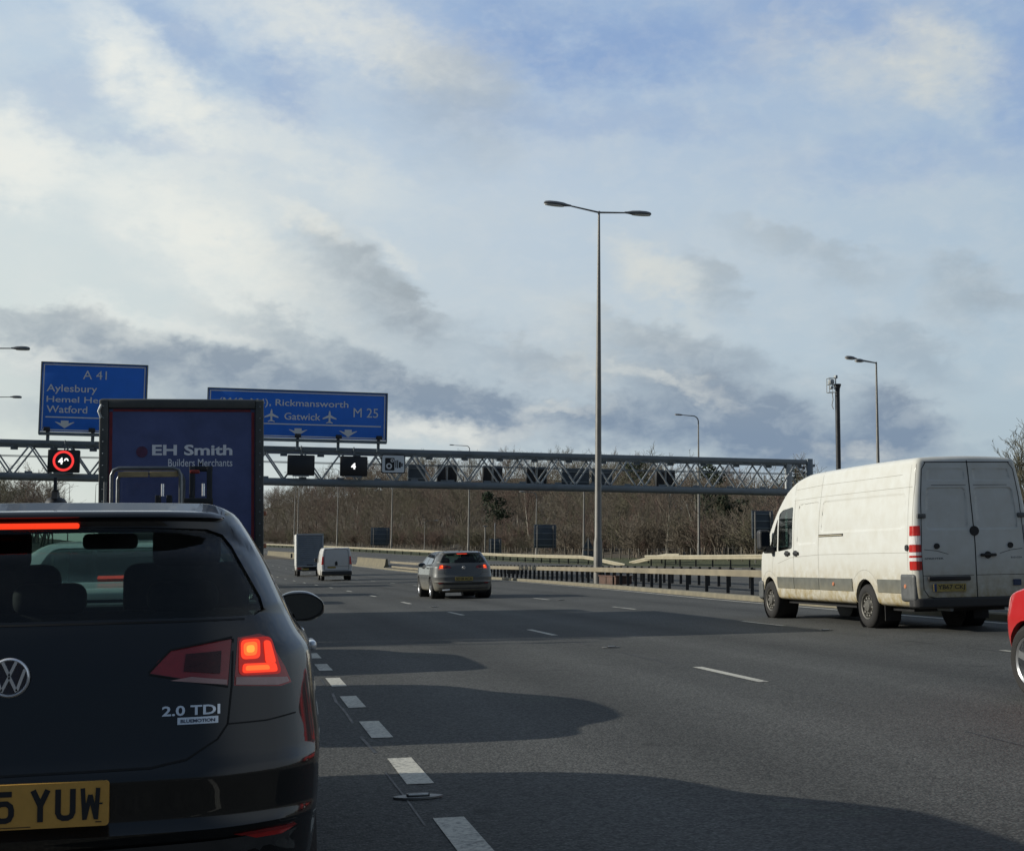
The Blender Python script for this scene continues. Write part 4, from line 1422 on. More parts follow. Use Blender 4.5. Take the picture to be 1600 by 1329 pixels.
def hatch(label, paint, loc, plate=None, lit=True, hero=False, style='hatch', group=None, name='hatchback_car', spokes=5, rimmat=None, n=1.0, wsc=1.0, fo=.82):
    """five door hatchback; local +Y is forward, origin on the road under the rear bumper"""
    t = thing(name, label, 'car', loc, CARROT, group)
    L, BOT = 4.25, .21
    if style == 'hatch':
        top = smooth_tab([(0, 1.338), (.30, 1.338), (.42, 1.353), (.6, 1.364), (.95, 1.376), (1.6, 1.385), (2.3, 1.378), (2.72, 1.345), (3.0, 1.22), (3.32, 1.02), (3.42, .985), (3.8, .90), (4.1, .78), (4.25, .64)])
        vr = smooth_tab([(.21, .16), (.28, .09), (.38, .05), (.465, .030), (.482, .002), (.490, .0), (.512, .022), (.56, .020), (.64, .016), (.658, .040), (.70, .055), (.80, .072), (.92, .092), (1.0, .122), (1.05, .155), (1.2, .272), (1.286, .362), (1.306, .355), (1.314, .315), (1.338, .296)])
    else:                           # saloon
        L = 4.4
        top = smooth_tab([(0, 1.0), (.12, 1.03), (.55, 1.05), (.75, 1.10), (1.15, 1.28), (1.45, 1.345), (2.0, 1.37), (2.5, 1.35), (2.8, 1.27), (3.5, .96), (3.9, .88), (4.2, .78), (4.4, .62)])
        vr = smooth_tab([(.21, .16), (.3, .07), (.45, .015), (.6, .0), (.64, .03), (.8, .06), (.95, .07), (1.0, .06)])
    vf = smooth_tab([(.21, L - .16), (.32, L - .04), (.45, L), (.6, L - .02), (.7, L - .07), (.9, L - .3), (1.4, L - .3)])
    hw = smooth_tab([(.21, .80), (.30, .850), (.42, .878), (.55, .893), (.66, .897), (.76, .885), (.86, .872), (.93, .862), (.985, .822), (1.05, .785), (1.2, .705), (1.30, .640), (1.37, .585), (1.43, .52)])
    def fn(a, b, c):
        v0 = .5 * (b + 1) * L
        zt = top(v0)
        w0 = BOT + (c + 1) / 2 * (zt - BOT)
        r0, f0 = vr(w0), vf(w0)
        au = abs(a)
        back = .085 * au**2.2 + .14 * max(0, au - .62)**2 / .144 * (1 if w0 < 1.05 else .75)
        frnt = (.10 * au**2.2 + .16 * max(0, au - .6)**2 / .16) * (1 if fo > .75 else 1.3)
        k = .5 * (b + 1)
        v = r0 + back * (1 - k)**2.2 + k * (f0 - r0) - frnt * k**3
        zt2 = top(v) if style == 'hatch' and v > .5 or style != 'hatch' else zt
        w_ = BOT + (c + 1) / 2 * (zt2 - BOT)
        tp = 1 - .075 * max(0, 1.1 - v)**2 / 1.2 - .075 * max(0, v - (L - 1.0))**2
        u = a * hw(w_) * tp * wsc
        crown = (1 - a * a) * .008 * max(0, min(1, (c - .6) / .4))
        return (u, v, w_ + crown * (.3 if v < .5 else 1))
    q = n
    bm = shell(int(34 * q), int(72 * q), int(58 * q), .13, .05, .085, fn)
    bvh = BVHTree.FromBMesh(bm)
    rear = lambda f: f.normal.y < -.18
    side = lambda s: (lambda f: f.normal.x * s > .30)
    mirror = lambda poly: [(-a, b) for a, b in poly]
    body_n = 'body'
    holes = []
    if style == 'hatch':
        rg_ = [(-.628, 1.035), (.628, 1.035), (.655, 1.05), (.645, 1.085), (.563, 1.232), (.535, 1.268), (.49, 1.284), (.3, 1.290), (-.3, 1.290), (-.49, 1.284), (-.535, 1.268), (-.563, 1.232), (-.645, 1.085), (-.655, 1.05)]
        split_off(bm, carve(bm, rg_, 'xz', lambda f: f.normal.y < -.12 and f.calc_center_median().y < .9), 'rear_window', GLASS_REAR, t, .006, .02)
        inner = [(.352, .893), (.557, .853), (.566, .975), (.50, .968), (.405, .950), (.372, .925)]
        outer = [(.572, .851), (.70, .839), (.730, .846), (.712, .890), (.680, .945), (.655, .978), (.640, .984), (.581, .977)]
        plates_ = 'hatch'
    else:
        rg_ = rpoly([(-.60, 1.07), (.60, 1.07), (.50, 1.315), (-.50, 1.315)], .06)
        split_off(bm, carve(bm, rg_, 'xz', lambda f: f.normal.y < -.12 and .4 < f.calc_center_median().y < 1.6), 'rear_window', GLASS_REAR, t, .006, .02)
        inner = [(.46, .80), (.62, .80), (.62, .93), (.46, .93)]
        outer = [(.63, .79), (.83, .80), (.83, .95), (.63, .94)]
    for s in (1, -1):
        P = lambda poly: poly if s > 0 else mirror(poly)
        inn = split_off(bm, carve(bm, P(inner), 'xz', rear), 'tail_lamp_inner', RED_LENS2, t, .002, .012)
        out = split_off(bm, carve(bm, P(outer), 'xz', lambda f: f.normal.y < -.06 and f.calc_center_median().y < .75), 'tail_lamp', RED_LENS, t, -.001, .012)
        if style == 'hatch':
            patch(bvh, P([(.405, .872), (.553, .843 + .012), (.553, .868), (.46, .880)]), 'xz', -1, .0025, 'reversing_strip', CLEAR_LENS, inn, 8)
            patch(bvh, P([(.440, .895), (.535, .885), (.538, .945), (.445, .94)]), 'xz', -1, .0015, 'lamp_pattern', M('lamp_pattern', (.05, .008, .008), .3, 0, .3, 60), inn, 6)
            patch(bvh, P([(.576, .853), (.69, .843), (.722, .849), (.716, .862), (.577, .873)]), 'xz', -1, .0035, 'clear_strip', CLEAR_LENS, out, 8)
            if lit:
                GLOW = M('lit_red_field', (.4, .02, .015), .3, 0, .1, 30, emit=(1, .03, .012), es=.22)
                HOT = M('lit_lamp_hot', (.6, .2, .04), .3, 0, .05, 30, emit=(1, .30, .035), es=1.35)
                patch(bvh, P(rpoly([(.584, .876), (.702, .872), (.672, .974), (.584, .975)], .016)), 'xz', -1, .0030, 'lit_field', GLOW, out, 6)
                patch(bvh, P(rpoly([(.589, .918), (.641, .918), (.641, .970), (.588, .969)], .014)), 'xz', -1, .0042, 'lit_square', LIT_RED, out, 6)
                patch(bvh, P(rpoly([(.596, .927), (.632, .927), (.633, .962), (.595, .961)], .012)), 'xz', -1, .0050, 'lit_core', LIT_ORANGE, out, 6)
                patch(bvh, P(rpoly([(.603, .934), (.625, .934), (.625, .953), (.603, .953)], .010)), 'xz', -1, .0056, 'lit_hot', HOT, out, 6)
                patch(bvh, P(rpoly([(.592, .882), (.690, .879), (.684, .904), (.594, .907)], .009)), 'xz', -1, .0042, 'lit_bar', LIT_RED, out, 8)
                patch(bvh, P(rpoly([(.600, .888), (.668, .886), (.664, .899), (.602, .901)], .006)), 'xz', -1, .0050, 'lit_bar_core', LIT_ORANGE, out, 8)
                patch(bvh, P(rpoly([(.655, .904), (.685, .902), (.669, .962), (.650, .964)], .009)), 'xz', -1, .0046, 'lit_guide', LIT_RED, out, 6)
            patch(bvh, P([(.572, .472), (.63, .449), (.70, .447), (.742, .462), (.735, .470), (.66, .474)]), 'xz', -1, .004, 'reflector', RED_LENS, t, 8, .004)
        # side glass
        sg = [[(.80, 1.045), (1.02, 1.02), (1.04, 1.305), (1.0, 1.315)], [(1.075, 1.01), (2.02, .99), (2.02, 1.352), (1.5, 1.352), (1.10, 1.325)], [(2.10, .99), (3.10, .985), (3.05, 1.04), (2.72, 1.27), (2.55, 1.325), (2.10, 1.352)]]
        if style != 'hatch': sg = [[(1.0, 1.07), (1.95, 1.0), (1.95, 1.28), (1.45, 1.27)], [(2.02, .99), (3.15, .985), (3.0, 1.07), (2.7, 1.21), (2.4, 1.28), (2.02, 1.285)]]
        for g in sg:
            split_off(bm, carve(bm, rpoly(g, .03, 2), 'yz', side(s)), 'side_window', GLASS_SIDE, t, .004, .018)
        for wy in (.79, L - fo):
            arch = [(wy + .345 * math.cos(a), .315 + .345 * math.sin(a)) for a in [2 * math.pi * i / 28 for i in range(28)]]
            split_off(bm, carve(bm, arch, 'yz', lambda f: f.normal.x * s > .12), 'arch', BLACK, t, 0, .05, keep=False)
    ws = rpoly([(-.66, 1.015), (.66, 1.015), (.54, 1.355), (-.54, 1.355)], .06)
    split_off(bm, carve(bm, ws, 'xz', lambda f: f.normal.y > .25 and f.calc_center_median().y > 2.2), 'windscreen', GLASS_FRONT, t, .004, .018)
    bm_obj(body_n, bm, paint, t, 60)
    # cabin inside
    if style == 'hatch':
        cab = MB(); cab.box((0, 1.85, .62), (1.34, 2.7, .68)); cab.box((0, .52, .92), (1.10, .46, .08)); cab.box((0, 3.16, .93), (1.42, .42, .14), None, .03)
        cab.build('cabin_trim', FABRIC, t)
        for x in (-.37, .37):
            st = rbox('seat', (x, 2.05, .93), (.50, .14, .52), .06, FABRIC, t, 6)
            rbox('headrest', (x, 2.04, 1.255), (.27, .10, .18), .045, FABRIC, st, 6)
        bs = rbox('seat', (0, .98, .825), (1.28, .14, .42), .06, FABRIC, t, 6)
        for x in (-.42, -.02, .40): rbox('headrest', (x, .97, 1.075), (.23, .09, .105), .04, FABRIC, bs, 6)
        rbox('rear_view_mirror', (.01, 2.68, 1.29), (.24, .05, .07), .025, BLACK, t, 5)
        wh_ = MB(); k = 24
        pts = [Vector((.37 + .18 * math.cos(2 * math.pi * i / k), 2.80 + .06 * math.sin(2 * math.pi * i / k), .99 + .17 * math.sin(2 * math.pi * i / k))) for i in range(k + 1)]
        wh_.tube(pts, .014, 6); wh_.build('steering_wheel', BLACK, t, 60)
    # wheels
    for wy in (.79, L - fo):
        for s in (-1, 1): wheel(t, s * (.775 if wsc == 1 else .70), wy, .315, s, .205, 'alloy', rimmat, spokes)
    ub = MB(); ub.box((0, 2.1, .24), (1.35, 3.6, .12)); ub.build('underbody', BLACK, t)
    for wy in (.79, L - fo):
        m = MB()
        for s in (-1, 1):
            m = MB(); m.lathe([(s * .48, .345), (s * .79 * wsc, .345)], 28, 'x', (0, wy, .315)); m.lathe([(s * .48, .345), (s * .48, 0)], 28, 'x', (0, wy, .315))
            m.build('wheel_housing', BLACK, t, 60)
    # door mirrors
    for s in (-1, 1):
        cx_ = s * .875 * (wsc if hero else 1) + (s * .03 if hero else 0)
        def mfn(a, b, c):
            k = 1 - .30 * max(0, a * s) ** 2                       # tapers to the outside
            return (a * .115, b * .085 * (1 - .35 * a * a), c * .066 * k - .012 * max(0, a * s) * (c < 0) + (.010 if c > 0 else 0) * (1 - a * a))
        mm = shell(14, 8, 14, .85, .9, .85, mfn)
        for v in mm.verts: v.co += Vector((cx_, 2.78, .975))
        ho = bm_obj('door_mirror', mm, paint if not hero else PAINT_BLACK, t, 80)
        oval = []
        for i in range(28):
            q_ = 2 * math.pi * i / 28; ex = math.copysign(abs(math.cos(q_)) ** .75, math.cos(q_)); ez = math.copysign(abs(math.sin(q_)) ** .75, math.sin(q_))
            kk = 1 - .30 * max(0, ex * s) ** 2
            oval.append((cx_ + ex * .100, .975 + ez * .056 * kk + .003))
        rim_ = MB().prism([(cx_ + (u - cx_) * 1.09, 0.978 + (w_ - .978) * 1.12) for u, w_ in oval], 2.700, 2.74); rim_.build('mirror_rim', BLACK, ho, 40)
        MB().prism(oval, 2.694, 2.702).build('mirror_glass', M('mirror_glass', (.10, .115, .13), .05, 1, .03, 8), ho, 40)
        MB().bar((s * .74, 2.80, .925), (s * .86, 2.79, .945), .06, .05).build('mirror_arm', BLACK, ho)
        for hy in (1.35, 2.35):
            c0 = cast(bvh, hy, .885, 'yz', s, .022)
            m = MB().box(c0, (.028, .21, .032), None, .010); m.build('door_handle', CHROME if hero else paint, t, 40)
        sl = MB()
        for pl in ([(2.06, 1.0), (2.05, .5), (2.05, .28)], [(1.05, 1.0), (1.10, .80), (1.18, .62)], [(3.12, .98), (3.10, .6), (3.05, .3)]): ribbon(bvh, pl, 'yz', s, .007, .0012, sl)
        sl.build('door_gap', SHUT, t)
        if not hero or True:
            tr = MB(); ribbon(bvh, [(1.0, 1.0), (2.0, .972), (3.05, .966)], 'yz', s, .016, .004, tr); tr.build('window_trim', BLACK, t)
    # aerial
    if style == 'hatch':
        a = MB(); zt = 1.382
        a.lathe([(0, .058), (.010, .055), (.022, .042), (.030, .0)], 20, 'z', (0, .92, zt - .004))
        for v in range(len(a.v)): x_, y_, z_ = a.v[v]; a.v[v] = (x_ * .62, .92 + (y_ - .92) * 1.0, z_)
        a.prism([(.87, zt + .015), (.97, zt + .015), (.91, zt + .045), (.895, zt + .045)], -.009, .009, 'yz'); a.prism([(.885, zt + .043), (.92, zt + .043), (.905, zt + .085), (.898, zt + .085)], -.0045, .0045, 'yz')
        a.build('aerial', BLACK, t, 40)
    # rear furniture
    if style == 'hatch':
        bl = MB().box((-.01, .330, 1.2945), (.30, .022, .016), None, .005).build('high_brake_lamp', LIT_RED if lit else RED_LENS, t, 40)
        MB().box((-.01, .334, 1.2840), (.36, .032, .004)).build('lamp_housing', BLACK, bl)
        pn = MB().prism(rpoly([(-.26, .522), (.26, .522), (.26, .633), (-.26, .633)], .010), -.002, .014)
        pl = pn.build('number_plate', PLATE_Y if hero else PLATE_YD, t, 40)
        if plate:
            tx = MB()
            if hero:
                for ch, u0 in zip('5YUW', (-.020, .068, .129, .190)): plate_char(ch, u0, .5385, tx)
                tx.box((.240, -.0032, .578), (.010, .001, .004)); tx.box((-.05, -.0032, .5275), (.24, .001, .0016)); tx.box((.235, -.0032, .5325), (.015, .001, .002))
            else: text_fit(plate, (-.235, .539, .235, .616), -.0032, tx, .02)
            tx.build('plate_letters', PLATE_K, pl)
        emblem_ring(t, (.0, .895), .050, .078)
        sl = MB()
        for s in (-1, 1):
            ribbon(bvh, [(s * .5685, .975), (s * .566, .85), (s * .556, .752), (s * .53, .715), (s * .45, .668), (s * .36, .653), (0, .651)], 'xz', -1, .005, .0012, sl)
            ribbon(bvh, [(s * .556, .752), (s * .66, .752), (s * .74, .762)], 'xz', -1, .004, .003, sl)
            ribbon(bvh, [(s * .35, .895), (s * .405, .952), (s * .566, .979)], 'xz', -1, .005, .002, sl)
            ribbon(bvh, [(s * .35, .890), (s * .556, .849)], 'xz', -1, .005, .002, sl)
        ribbon(bvh, [(-.60, 1.026), (.60, 1.026)], 'xz', -1, .005, .0012, sl)
        sl.build('panel_gap', SHUT, t)
        lo = MB(); ribbon(bvh, [(-.72, .38), (0, .37), (.72, .38)], 'xz', -1, .16, .004, lo)
        lo.build('lower_bumper_insert', DARKPL, t, 60)
        if hero:
            b2 = MB(); decal_text(bvh, '2.0 TDI', (.385, .780, .535, .806), 'xz', -1, .004, b2, .022); b2.build('model_badge', CHROME, t)
            pq = patch(bvh, [(.425, .757), (.530, .757), (.530, .775), (.425, .775)], 'xz', -1, .004, 'trim_badge', CHROME, t, 4, .003)
            b3 = MB(); decal_text(bvh, 'BLUEMOTION', (.433, .761, .522, .770), 'xz', -1, .0052, b3, .03); b3.build('badge_lettering', M('badge_navy', (.01, .02, .06), .4), pq)
    else:
        patch(bvh, rpoly([(-.13, 1.085), (.13, 1.085), (.13, 1.105), (-.13, 1.105)], .005), 'xz', -1, .006, 'high_brake_lamp', LIT_RED, t, 6, .005)
        MB().prism(rpoly([(-.26, .70), (.26, .70), (.26, .81), (-.26, .81)], .010), -.0, .07).build('number_plate', PLATE_Y, t, 40)
    for s in (-1, 1):
        patch(bvh, [(s * .45, .70), (s * .74, .66), (s * .80, .74), (s * .55, .78)], 'xz', 1, .003, 'headlight', WHITE_LENS, t, 6, .004)
    return t


GZ0 = road_z(-.6, 3.7)
hero = hatch('black hatchback close ahead with its right brake lamp lit, cut by the left edge', PAINT_BLACK, (-.596, 3.70, GZ0), 'x', True, True, n=1.25, wsc=.94)
saloon = hatch('pale silver saloon seen through the rear window of the black hatchback', PAINT_SILVER, (-.87, 9.25, road_z(-.87, 9)), None, True, style='saloon', name='saloon_car')
grey = hatch('grey hatchback with two red brake lamps lit in the middle lane', PAINT_GREY, (6.62, 41.4, road_z(6.62, 41.4)), 'SD18 ACA', True, False, rimmat=ALLOY)
MB().tube([(-.62, .10, .255), (-.50, .04, .26), (-.42, .03, .265)], .022, 8).build('exhaust_trim', CHROME, grey, 60)
grey.scale = (1.06, 1.06, 1.06)

red = hatch('red car at the right edge showing only its front wing and wheel', PAINT_RED, (6.99, 6.64, road_z(6.99, 9)), None, False, name='red_car', spokes=5, fo=.70)
red.scale = (.95, .95, .95)


def dup_car(src, loc, paint, label, group=None, skip=()):
    c = copy_tree(src, None, skip)
    c.location = loc; c['label'] = label
    if group: c['group'] = group
    for ch in kids(c):
        if ch.type == 'MESH' and ch.data.materials and ch.data.materials[0] in (PAINT_GREY, PAINT_SILVER):
            ch.material_slots[0].link = 'OBJECT'; ch.material_slots[0].material = paint
    return c


SK = ('plate_letters', 'model_badge', 'trim_badge', 'exhaust_trim')
G_Q = 'vehicles queuing out of sight in the lane ahead of the lorry'
dup_car(grey, (-1.3, 14.85, road_z(-1.3, 15)), PAINT_DARK, 'dark blue hatchback queuing hidden between the silver saloon and the lorry', None, SK)
dup_car(grey, (-1.1, 39.2, road_z(-1.1, 39)), PAINT_SILVER, 'silver hatchback queuing ahead of the lorry, only its shadow seen', G_Q, SK)


# ------------------------------------------------------------------ white delivery van
VAN_W = car_paint('dirty_white_paint', (.66, .67, .635), 0, .45, .20, .25, (.30, .225, .085), 1.35)
VAN_BAND = M('van_grey_moulding', (.125, .13, .115), .6, 0, .2, 6, dirt=((.30, .26, .16), .4, .8, .6))
def make_van():
    t = thing('delivery_van', 'long dirty white high roof delivery van with grey side band', 'van', (10.70, 18.72, road_z(10.7, 21)), CARROT)
    L, BOT, H, W2 = 6.6, .36, 2.60, .965
    top = smooth_tab([(0, 2.575), (.3, 2.60), (2.0, 2.615), (3.9, 2.60), (4.5, 2.53), (4.95, 2.36), (5.3, 2.08), (5.95, 1.38), (6.1, 1.27), (6.4, 1.08), (6.6, .90)])
    vr = smooth_tab([(.36, .0), (.6, .0), (1.2, .0), (2.0, .035), (2.45, .075), (2.6, .10)])
    vf = smooth_tab([(.36, L - .06), (.55, L), (.75, L - .01), (1.0, L - .10), (1.3, L - .3), (2.6, L - .3)])
    hw = smooth_tab([(.36, .905), (.5, .945), (.8, .962), (1.15, .962), (1.45, .945), (1.75, .925), (2.2, .868), (2.45, .825), (2.62, .79)])
    def fn(a, b, c):
        v0 = .5 * (b + 1) * L; zt = top(v0); w0 = BOT + (c + 1) / 2 * (zt - BOT)
        k = .5 * (b + 1); au = abs(a)
        v = vr(w0) + .02 * au**2 * (1 - k)**3 + k * (vf(w0) - vr(w0)) - (.12 * au**2.2 + .16 * max(0, au - .6)**2 / .16) * k**5
        zt = top(v); w_ = BOT + (c + 1) / 2 * (zt - BOT)
        u = a * hw(w_) * (1 - .10 * max(0, v - 5.3)**2 / 1.7)
        return (u, v, w_ + (1 - a * a) * .03 * max(0, (c - .6) / .4))
    bm = shell(30, 96, 56, .10, .022, .06, fn)
    bvh = BVHTree.FromBMesh(bm)
    WB0, WB1 = 1.70, 6.02 - .0
    side = lambda s: (lambda f: f.normal.x * s > .3)
    def press(poly, plane, cond, thick, depth):             # pressed-in panel: real depth in the sheet metal
        carve(bm, poly, plane, cond)
        cx = sum(q[0] for q in poly) / len(poly); cz = sum(q[1] for q in poly) / len(poly)
        hx = max(abs(q[0] - cx) for q in poly); hz = max(abs(q[1] - cz) for q in poly)
        small = [(cx + (q[0] - cx) * (1 - thick / hx), cz + (q[1] - cz) * (1 - thick / hz)) for q in poly]
        bm.normal_update()
        fs = carve(bm, small, plane, cond)
        k = 0 if plane == 'yz' else 1
        for vv in set(vv for f in fs for vv in f.verts):
            vv.co[k] += -depth * (1 if vv.co[0] > 0 else -1) if k == 0 else depth
        bm.normal_update()
    for s in (-1, 1):
        press(rpoly([(.30, 1.53), (3.40, 1.53), (3.36, 2.10), (.33, 2.08)], .07), 'yz', side(s), .03, .012)
        press(rpoly([(3.52, 1.34), (4.44, 1.34), (4.40, 2.09), (3.50, 2.11)], .07), 'yz', side(s), .03, .012)
        press(rpoly([(s * .06, 1.50), (s * .74, 1.50), (s * .765, 1.60), (s * .705, 2.16), (s * .06, 2.16)], .07), 'xz', lambda f: f.normal.y < -.4, .026, .012)
        press(rpoly([(s * .06, 2.24), (s * .70, 2.24), (s * .67, 2.44), (s * .06, 2.44)], .04), 'xz', lambda f: f.normal.y < -.4, .02, .006)
    for s in (-1, 1):
        for wy in (WB0, WB1 - .25):
            arch = [(wy + .395 * math.cos(a), .345 + .43 * math.sin(a)) for a in [2 * math.pi * i / 30 for i in range(30)]]
            split_off(bm, carve(bm, arch, 'yz', side(s)), 'arch', BLACK, t, 0, .06, keep=False)
        split_off(bm, carve(bm, rpoly([(4.62, 1.29), (5.28, 1.24), (5.28, 1.93), (5.12, 2.0), (4.64, 2.04)], .05, 3), 'yz', side(s)), 'cab_window', GLASS_SIDE, t, .004, .02)
        split_off(bm, carve(bm, rpoly([(5.33, 1.235), (5.74, 1.27), (5.36, 1.82), (5.33, 1.84)], .03, 2), 'yz', side(s)), 'quarter_window', GLASS_SIDE, t, .004, .02)
    split_off(bm, carve(bm, rpoly([(-.80, 1.34), (.80, 1.34), (.70, 2.10), (-.70, 2.10)], .1), 'xz', lambda f: f.normal.y > .3 and f.calc_center_median().y > 4.8), 'windscreen', GLASS_FRONT, t, .004, .02)
    # stacked tail lamps wrap the rear corners
    for s in (-1, 1):
        TL = [(0.02, .90), (.13, .90), (.13, 1.50), (.02, 1.50)]
        z0 = .92
        for nm, hgt, mt in (('lamp_red_lower', .13, RED_LENS), ('lamp_white_lower', .055, WHITE_LENS), ('lamp_red_bar', .03, RED_LENS), ('lamp_white_bar', .05, WHITE_LENS), ('lamp_red_middle', .11, RED_LENS), ('lamp_white_upper', .13, WHITE_LENS), ('lamp_red_upper', .15, RED_LENS)):
            m = MB()
            red_b = mt if mt is WHITE_LENS else M('van_red_lens', (.48, .022, .016), .25, 0, .1, 20, coat=.4)
            ys = [.155, .11, .065, .03]; xs_ = [.958, .93, .90]
            pts = []
            for yy in ys:
                for z in (z0 + .002, z0 + hgt - .002):
                    p = cast(bvh, yy, z, 'yz', s, .012); pts.append(tuple(p) if p else None)
            for uu in (.925, .885, .850):
                for z in (z0 + .002, z0 + hgt - .002):
                    p = cast(bvh, s * uu, z, 'xz', -1, .012); pts.append(tuple(p) if p else None)
            pts = [p for p in pts]
            good = [(pts[i], pts[i + 1]) for i in range(0, len(pts), 2) if pts[i] and pts[i + 1]]
            k = len(m.v)
            for a, b_ in good: m.v += [a, b_]
            for i in range(len(good) - 1): m.f.append([2 * i, 2 * i + 2, 2 * i + 3, 2 * i + 1])
            lampo = m.build('tail_lamp', red_b, t, 60)
            z0 += hgt
    bo = bm_obj('body', bm, VAN_W, t, 50)
    # wheel housings, wheels
    for wy in (WB0, WB1 - .25):
        m = MB()
        for s in (-1, 1):
            m = MB(); m.lathe([(s * .55, .42), (s * .92, .42)], 28, 'x', (0, wy, .36)); m.lathe([(s * .55, .42), (s * .55, 0)], 28, 'x', (0, wy, .36))
            m.build('wheel_housing', BLACK, t, 60)
        for s in (-1, 1): wheel(t, s * .83, wy, .345, s, .225, 'steel', DIRTSTEEL)
    MB().box((0, 3.2, .40), (1.5, 5.4, .22)).build('underbody', BLACK, t)
    # grey mouldings along the flank
    for s in (-1, 1):
        for a, b_ in ((.17, 1.24), (2.15, 3.46), (3.475, 4.54), (4.56, 5.33)):
            patch(bvh, [(a, .575), (b_, .575), (b_, .775), (a, .775)], 'yz', s, .014, 'side_moulding', VAN_BAND, t, 20, .013)
        g = MB()
        LN = [[(3.467, .40), (3.467, 1.3), (3.46, 1.9), (3.44, 2.45), (3.43, 2.58)], [(4.55, .42), (4.55, 1.3), (4.55, 1.9), (4.56, 2.2)], [(4.60, 2.25), (4.56, 2.52)], [(5.62, .80), (5.55, 1.05), (5.50, 1.22)],
              [(.12, 1.02 + .16), (1.2, 1.18), (3.46, 1.17), (4.66, 1.13), (5.3, 1.02)], [(.1, 2.16), (1.0, 2.165), (3.4, 2.165), (4.62, 2.15)], [(.5, 2.36), (3.4, 2.37), (4.55, 2.34)], [(.10, .56), (.09, 1.6), (.10, 2.2), (.13, 2.5)], [(.24, 2.5), (.22, 1.6), (.23, .9)],
              [(4.50, .9), (4.50, .5)], 
              [(1.70 + .56 * math.cos(a), .36 + .56 * math.sin(a)) for a in [math.pi * (.16 + .68 * i / 14) for i in range(15)]], [(5.77 + .52 * math.cos(a), .36 + .52 * math.sin(a)) for a in [math.pi * (.12 + .6 * i / 14) for i in range(15)]]]
        for q, pl in enumerate(LN): ribbon(bvh, pl, 'yz', s, .010 if q < 2 else .006, .0015, g)
        g.build('panel_gap', M('van_panel_line', (.30, .29, .25), .7, 0, .2, 6) if 1 else SHUT, t)
        r = patch(bvh, [(2.48, 1.475), (3.45, 1.475), (3.45, 1.515), (2.48, 1.515)], 'yz', s, .010, 'sliding_door_rail', M('van_rail_groove', (.035, .033, .028), .6), t, 16, .012)
        patch(bvh, [(2.50, 1.485), (3.43, 1.485), (3.43, 1.497), (2.50, 1.497)], 'yz', s, .016, 'rail_insert', M('van_rail_tan', (.45, .40, .28), .6), r, 12, .005)
        for hy in (4.80, 4.40):
            c0 = cast(bvh, hy, 1.20, 'yz', s, .02)
            h = MB().box(c0, (.05, .20, .055), None, .018); h.box(Vector(c0) + Vector((0, .03, 0)), (.03, .10, .10), None, .012)
            h.build('door_handle', DARKPL, t, 40)
        c0 = cast(bvh, .23, 1.25, 'yz', s, .004); MB().lathe([(0, .05), (s * .02, .045), (s * .02, 0)], 16, 'x', c0).build('hinge_cap', DARKPL, t, 40)
        for fy in (2.85, .30):
            c0 = cast(bvh, fy, .68, 'yz', s, .018); MB().lathe([(0, .035), (s * .012, .03), (s * .012, 0)], 16, 'x', c0).build('side_marker', M('marker_amber', (.55, .22, .12), .3), t, 40)
        # mirror
        mm = shell(8, 8, 10, .5, .5, .35, lambda a, b, c: (a * .11, b * .10, c * .19))
        for v in mm.verts: v.co += Vector((s * 1.13, 5.55, 1.46))
        mo = bm_obj('door_mirror', mm, DARKPL, t, 60)
        MB().prism(rpoly([(s * 1.13 - .085, 1.34), (s * 1.13 + .085, 1.34), (s * 1.13 + .085, 1.61), (s * 1.13 - .085, 1.61)], .04), 5.437, 5.45).build('mirror_glass', M('mirror_glass', (.32, .36, .40), .05, 1, .03, 8), mo, 40)
        MB().box((s * .98, 5.52, 1.27), (.30, .16, .12), None, .03).build('mirror_arm', DARKPL, mo, 40)
    # rear doors
    g = MB(); d = -1
    ribbon(bvh, [(.02, .50), (.02, 1.3), (.0, 2.0), (-.01, 2.55)], 'xz', d, .016, .002, g)
    for s in (-1, 1):
        ribbon(bvh, [(s * .83, .62), (s * .845, 1.2), (s * .80, 2.0), (s * .75, 2.42), (s * .68, 2.52)], 'xz', d, .012, .002, g)
        ribbon(bvh, [(0, .50), (s * .6, .50), (s * .76, .53), (s * .82, .62)], 'xz', d, .012, .002, g)
        ribbon(bvh, [(s * .02, .835), (s * .83, .835)], 'xz', d, .007, .002, g)
        ribbon(bvh, [(s * .06, 2.178), (s * .62, 2.178)], 'xz', d, .007, .002, g)
        ribbon(bvh, [(s * .80, 1.22), (s * .60, 1.20), (s * .42, 1.15)], 'xz', d, .007, .002, g)
    ribbon(bvh, [(-.70, 2.525), (.70, 2.525)], 'xz', d, .014, .002, g)
    g.build('rear_door_gap', SHUT, t)
    def disc(nm, u, w_, r, mt, th=.02):
        p = cast(bvh, u, w_, 'xz', -1, 0)
        MB().lathe([(0, r), (-th, r * .93), (-th, 0)], 24, 'y', p).build(nm, mt, t, 40)
    disc('round_emblem_cover', .02, 1.49, .075, BLACK); disc('lock_cap', -.60, 1.27, .045, BLACK); disc('lock_cap', .60, 1.27, .045, BLACK)
    p = cast(bvh, .22, 1.13, 'xz', -1, .0)
    h = MB().box(p + Vector((0, -.025, 0)), (.26, .045, .045), None, .018); h.lathe([(0, .055), (-.02, .05), (-.02, 0)], 16, 'y', p)
    h.build('door_handle', BLACK, t, 40)
    p = cast(bvh, -.43, .79, 'xz', -1, 0)
    MB().box(p + Vector((0, -.02, 0)), (.68, .05, .065), None, .015).build('plate_lamp_bar', BLACK, t, 40)
    pl = MB().prism(rpoly([(-.69, .60), (-.17, .60), (-.17, .715), (-.69, .715)], .01), -.022, -.010).build('number_plate', PLATE_YD, t, 40)
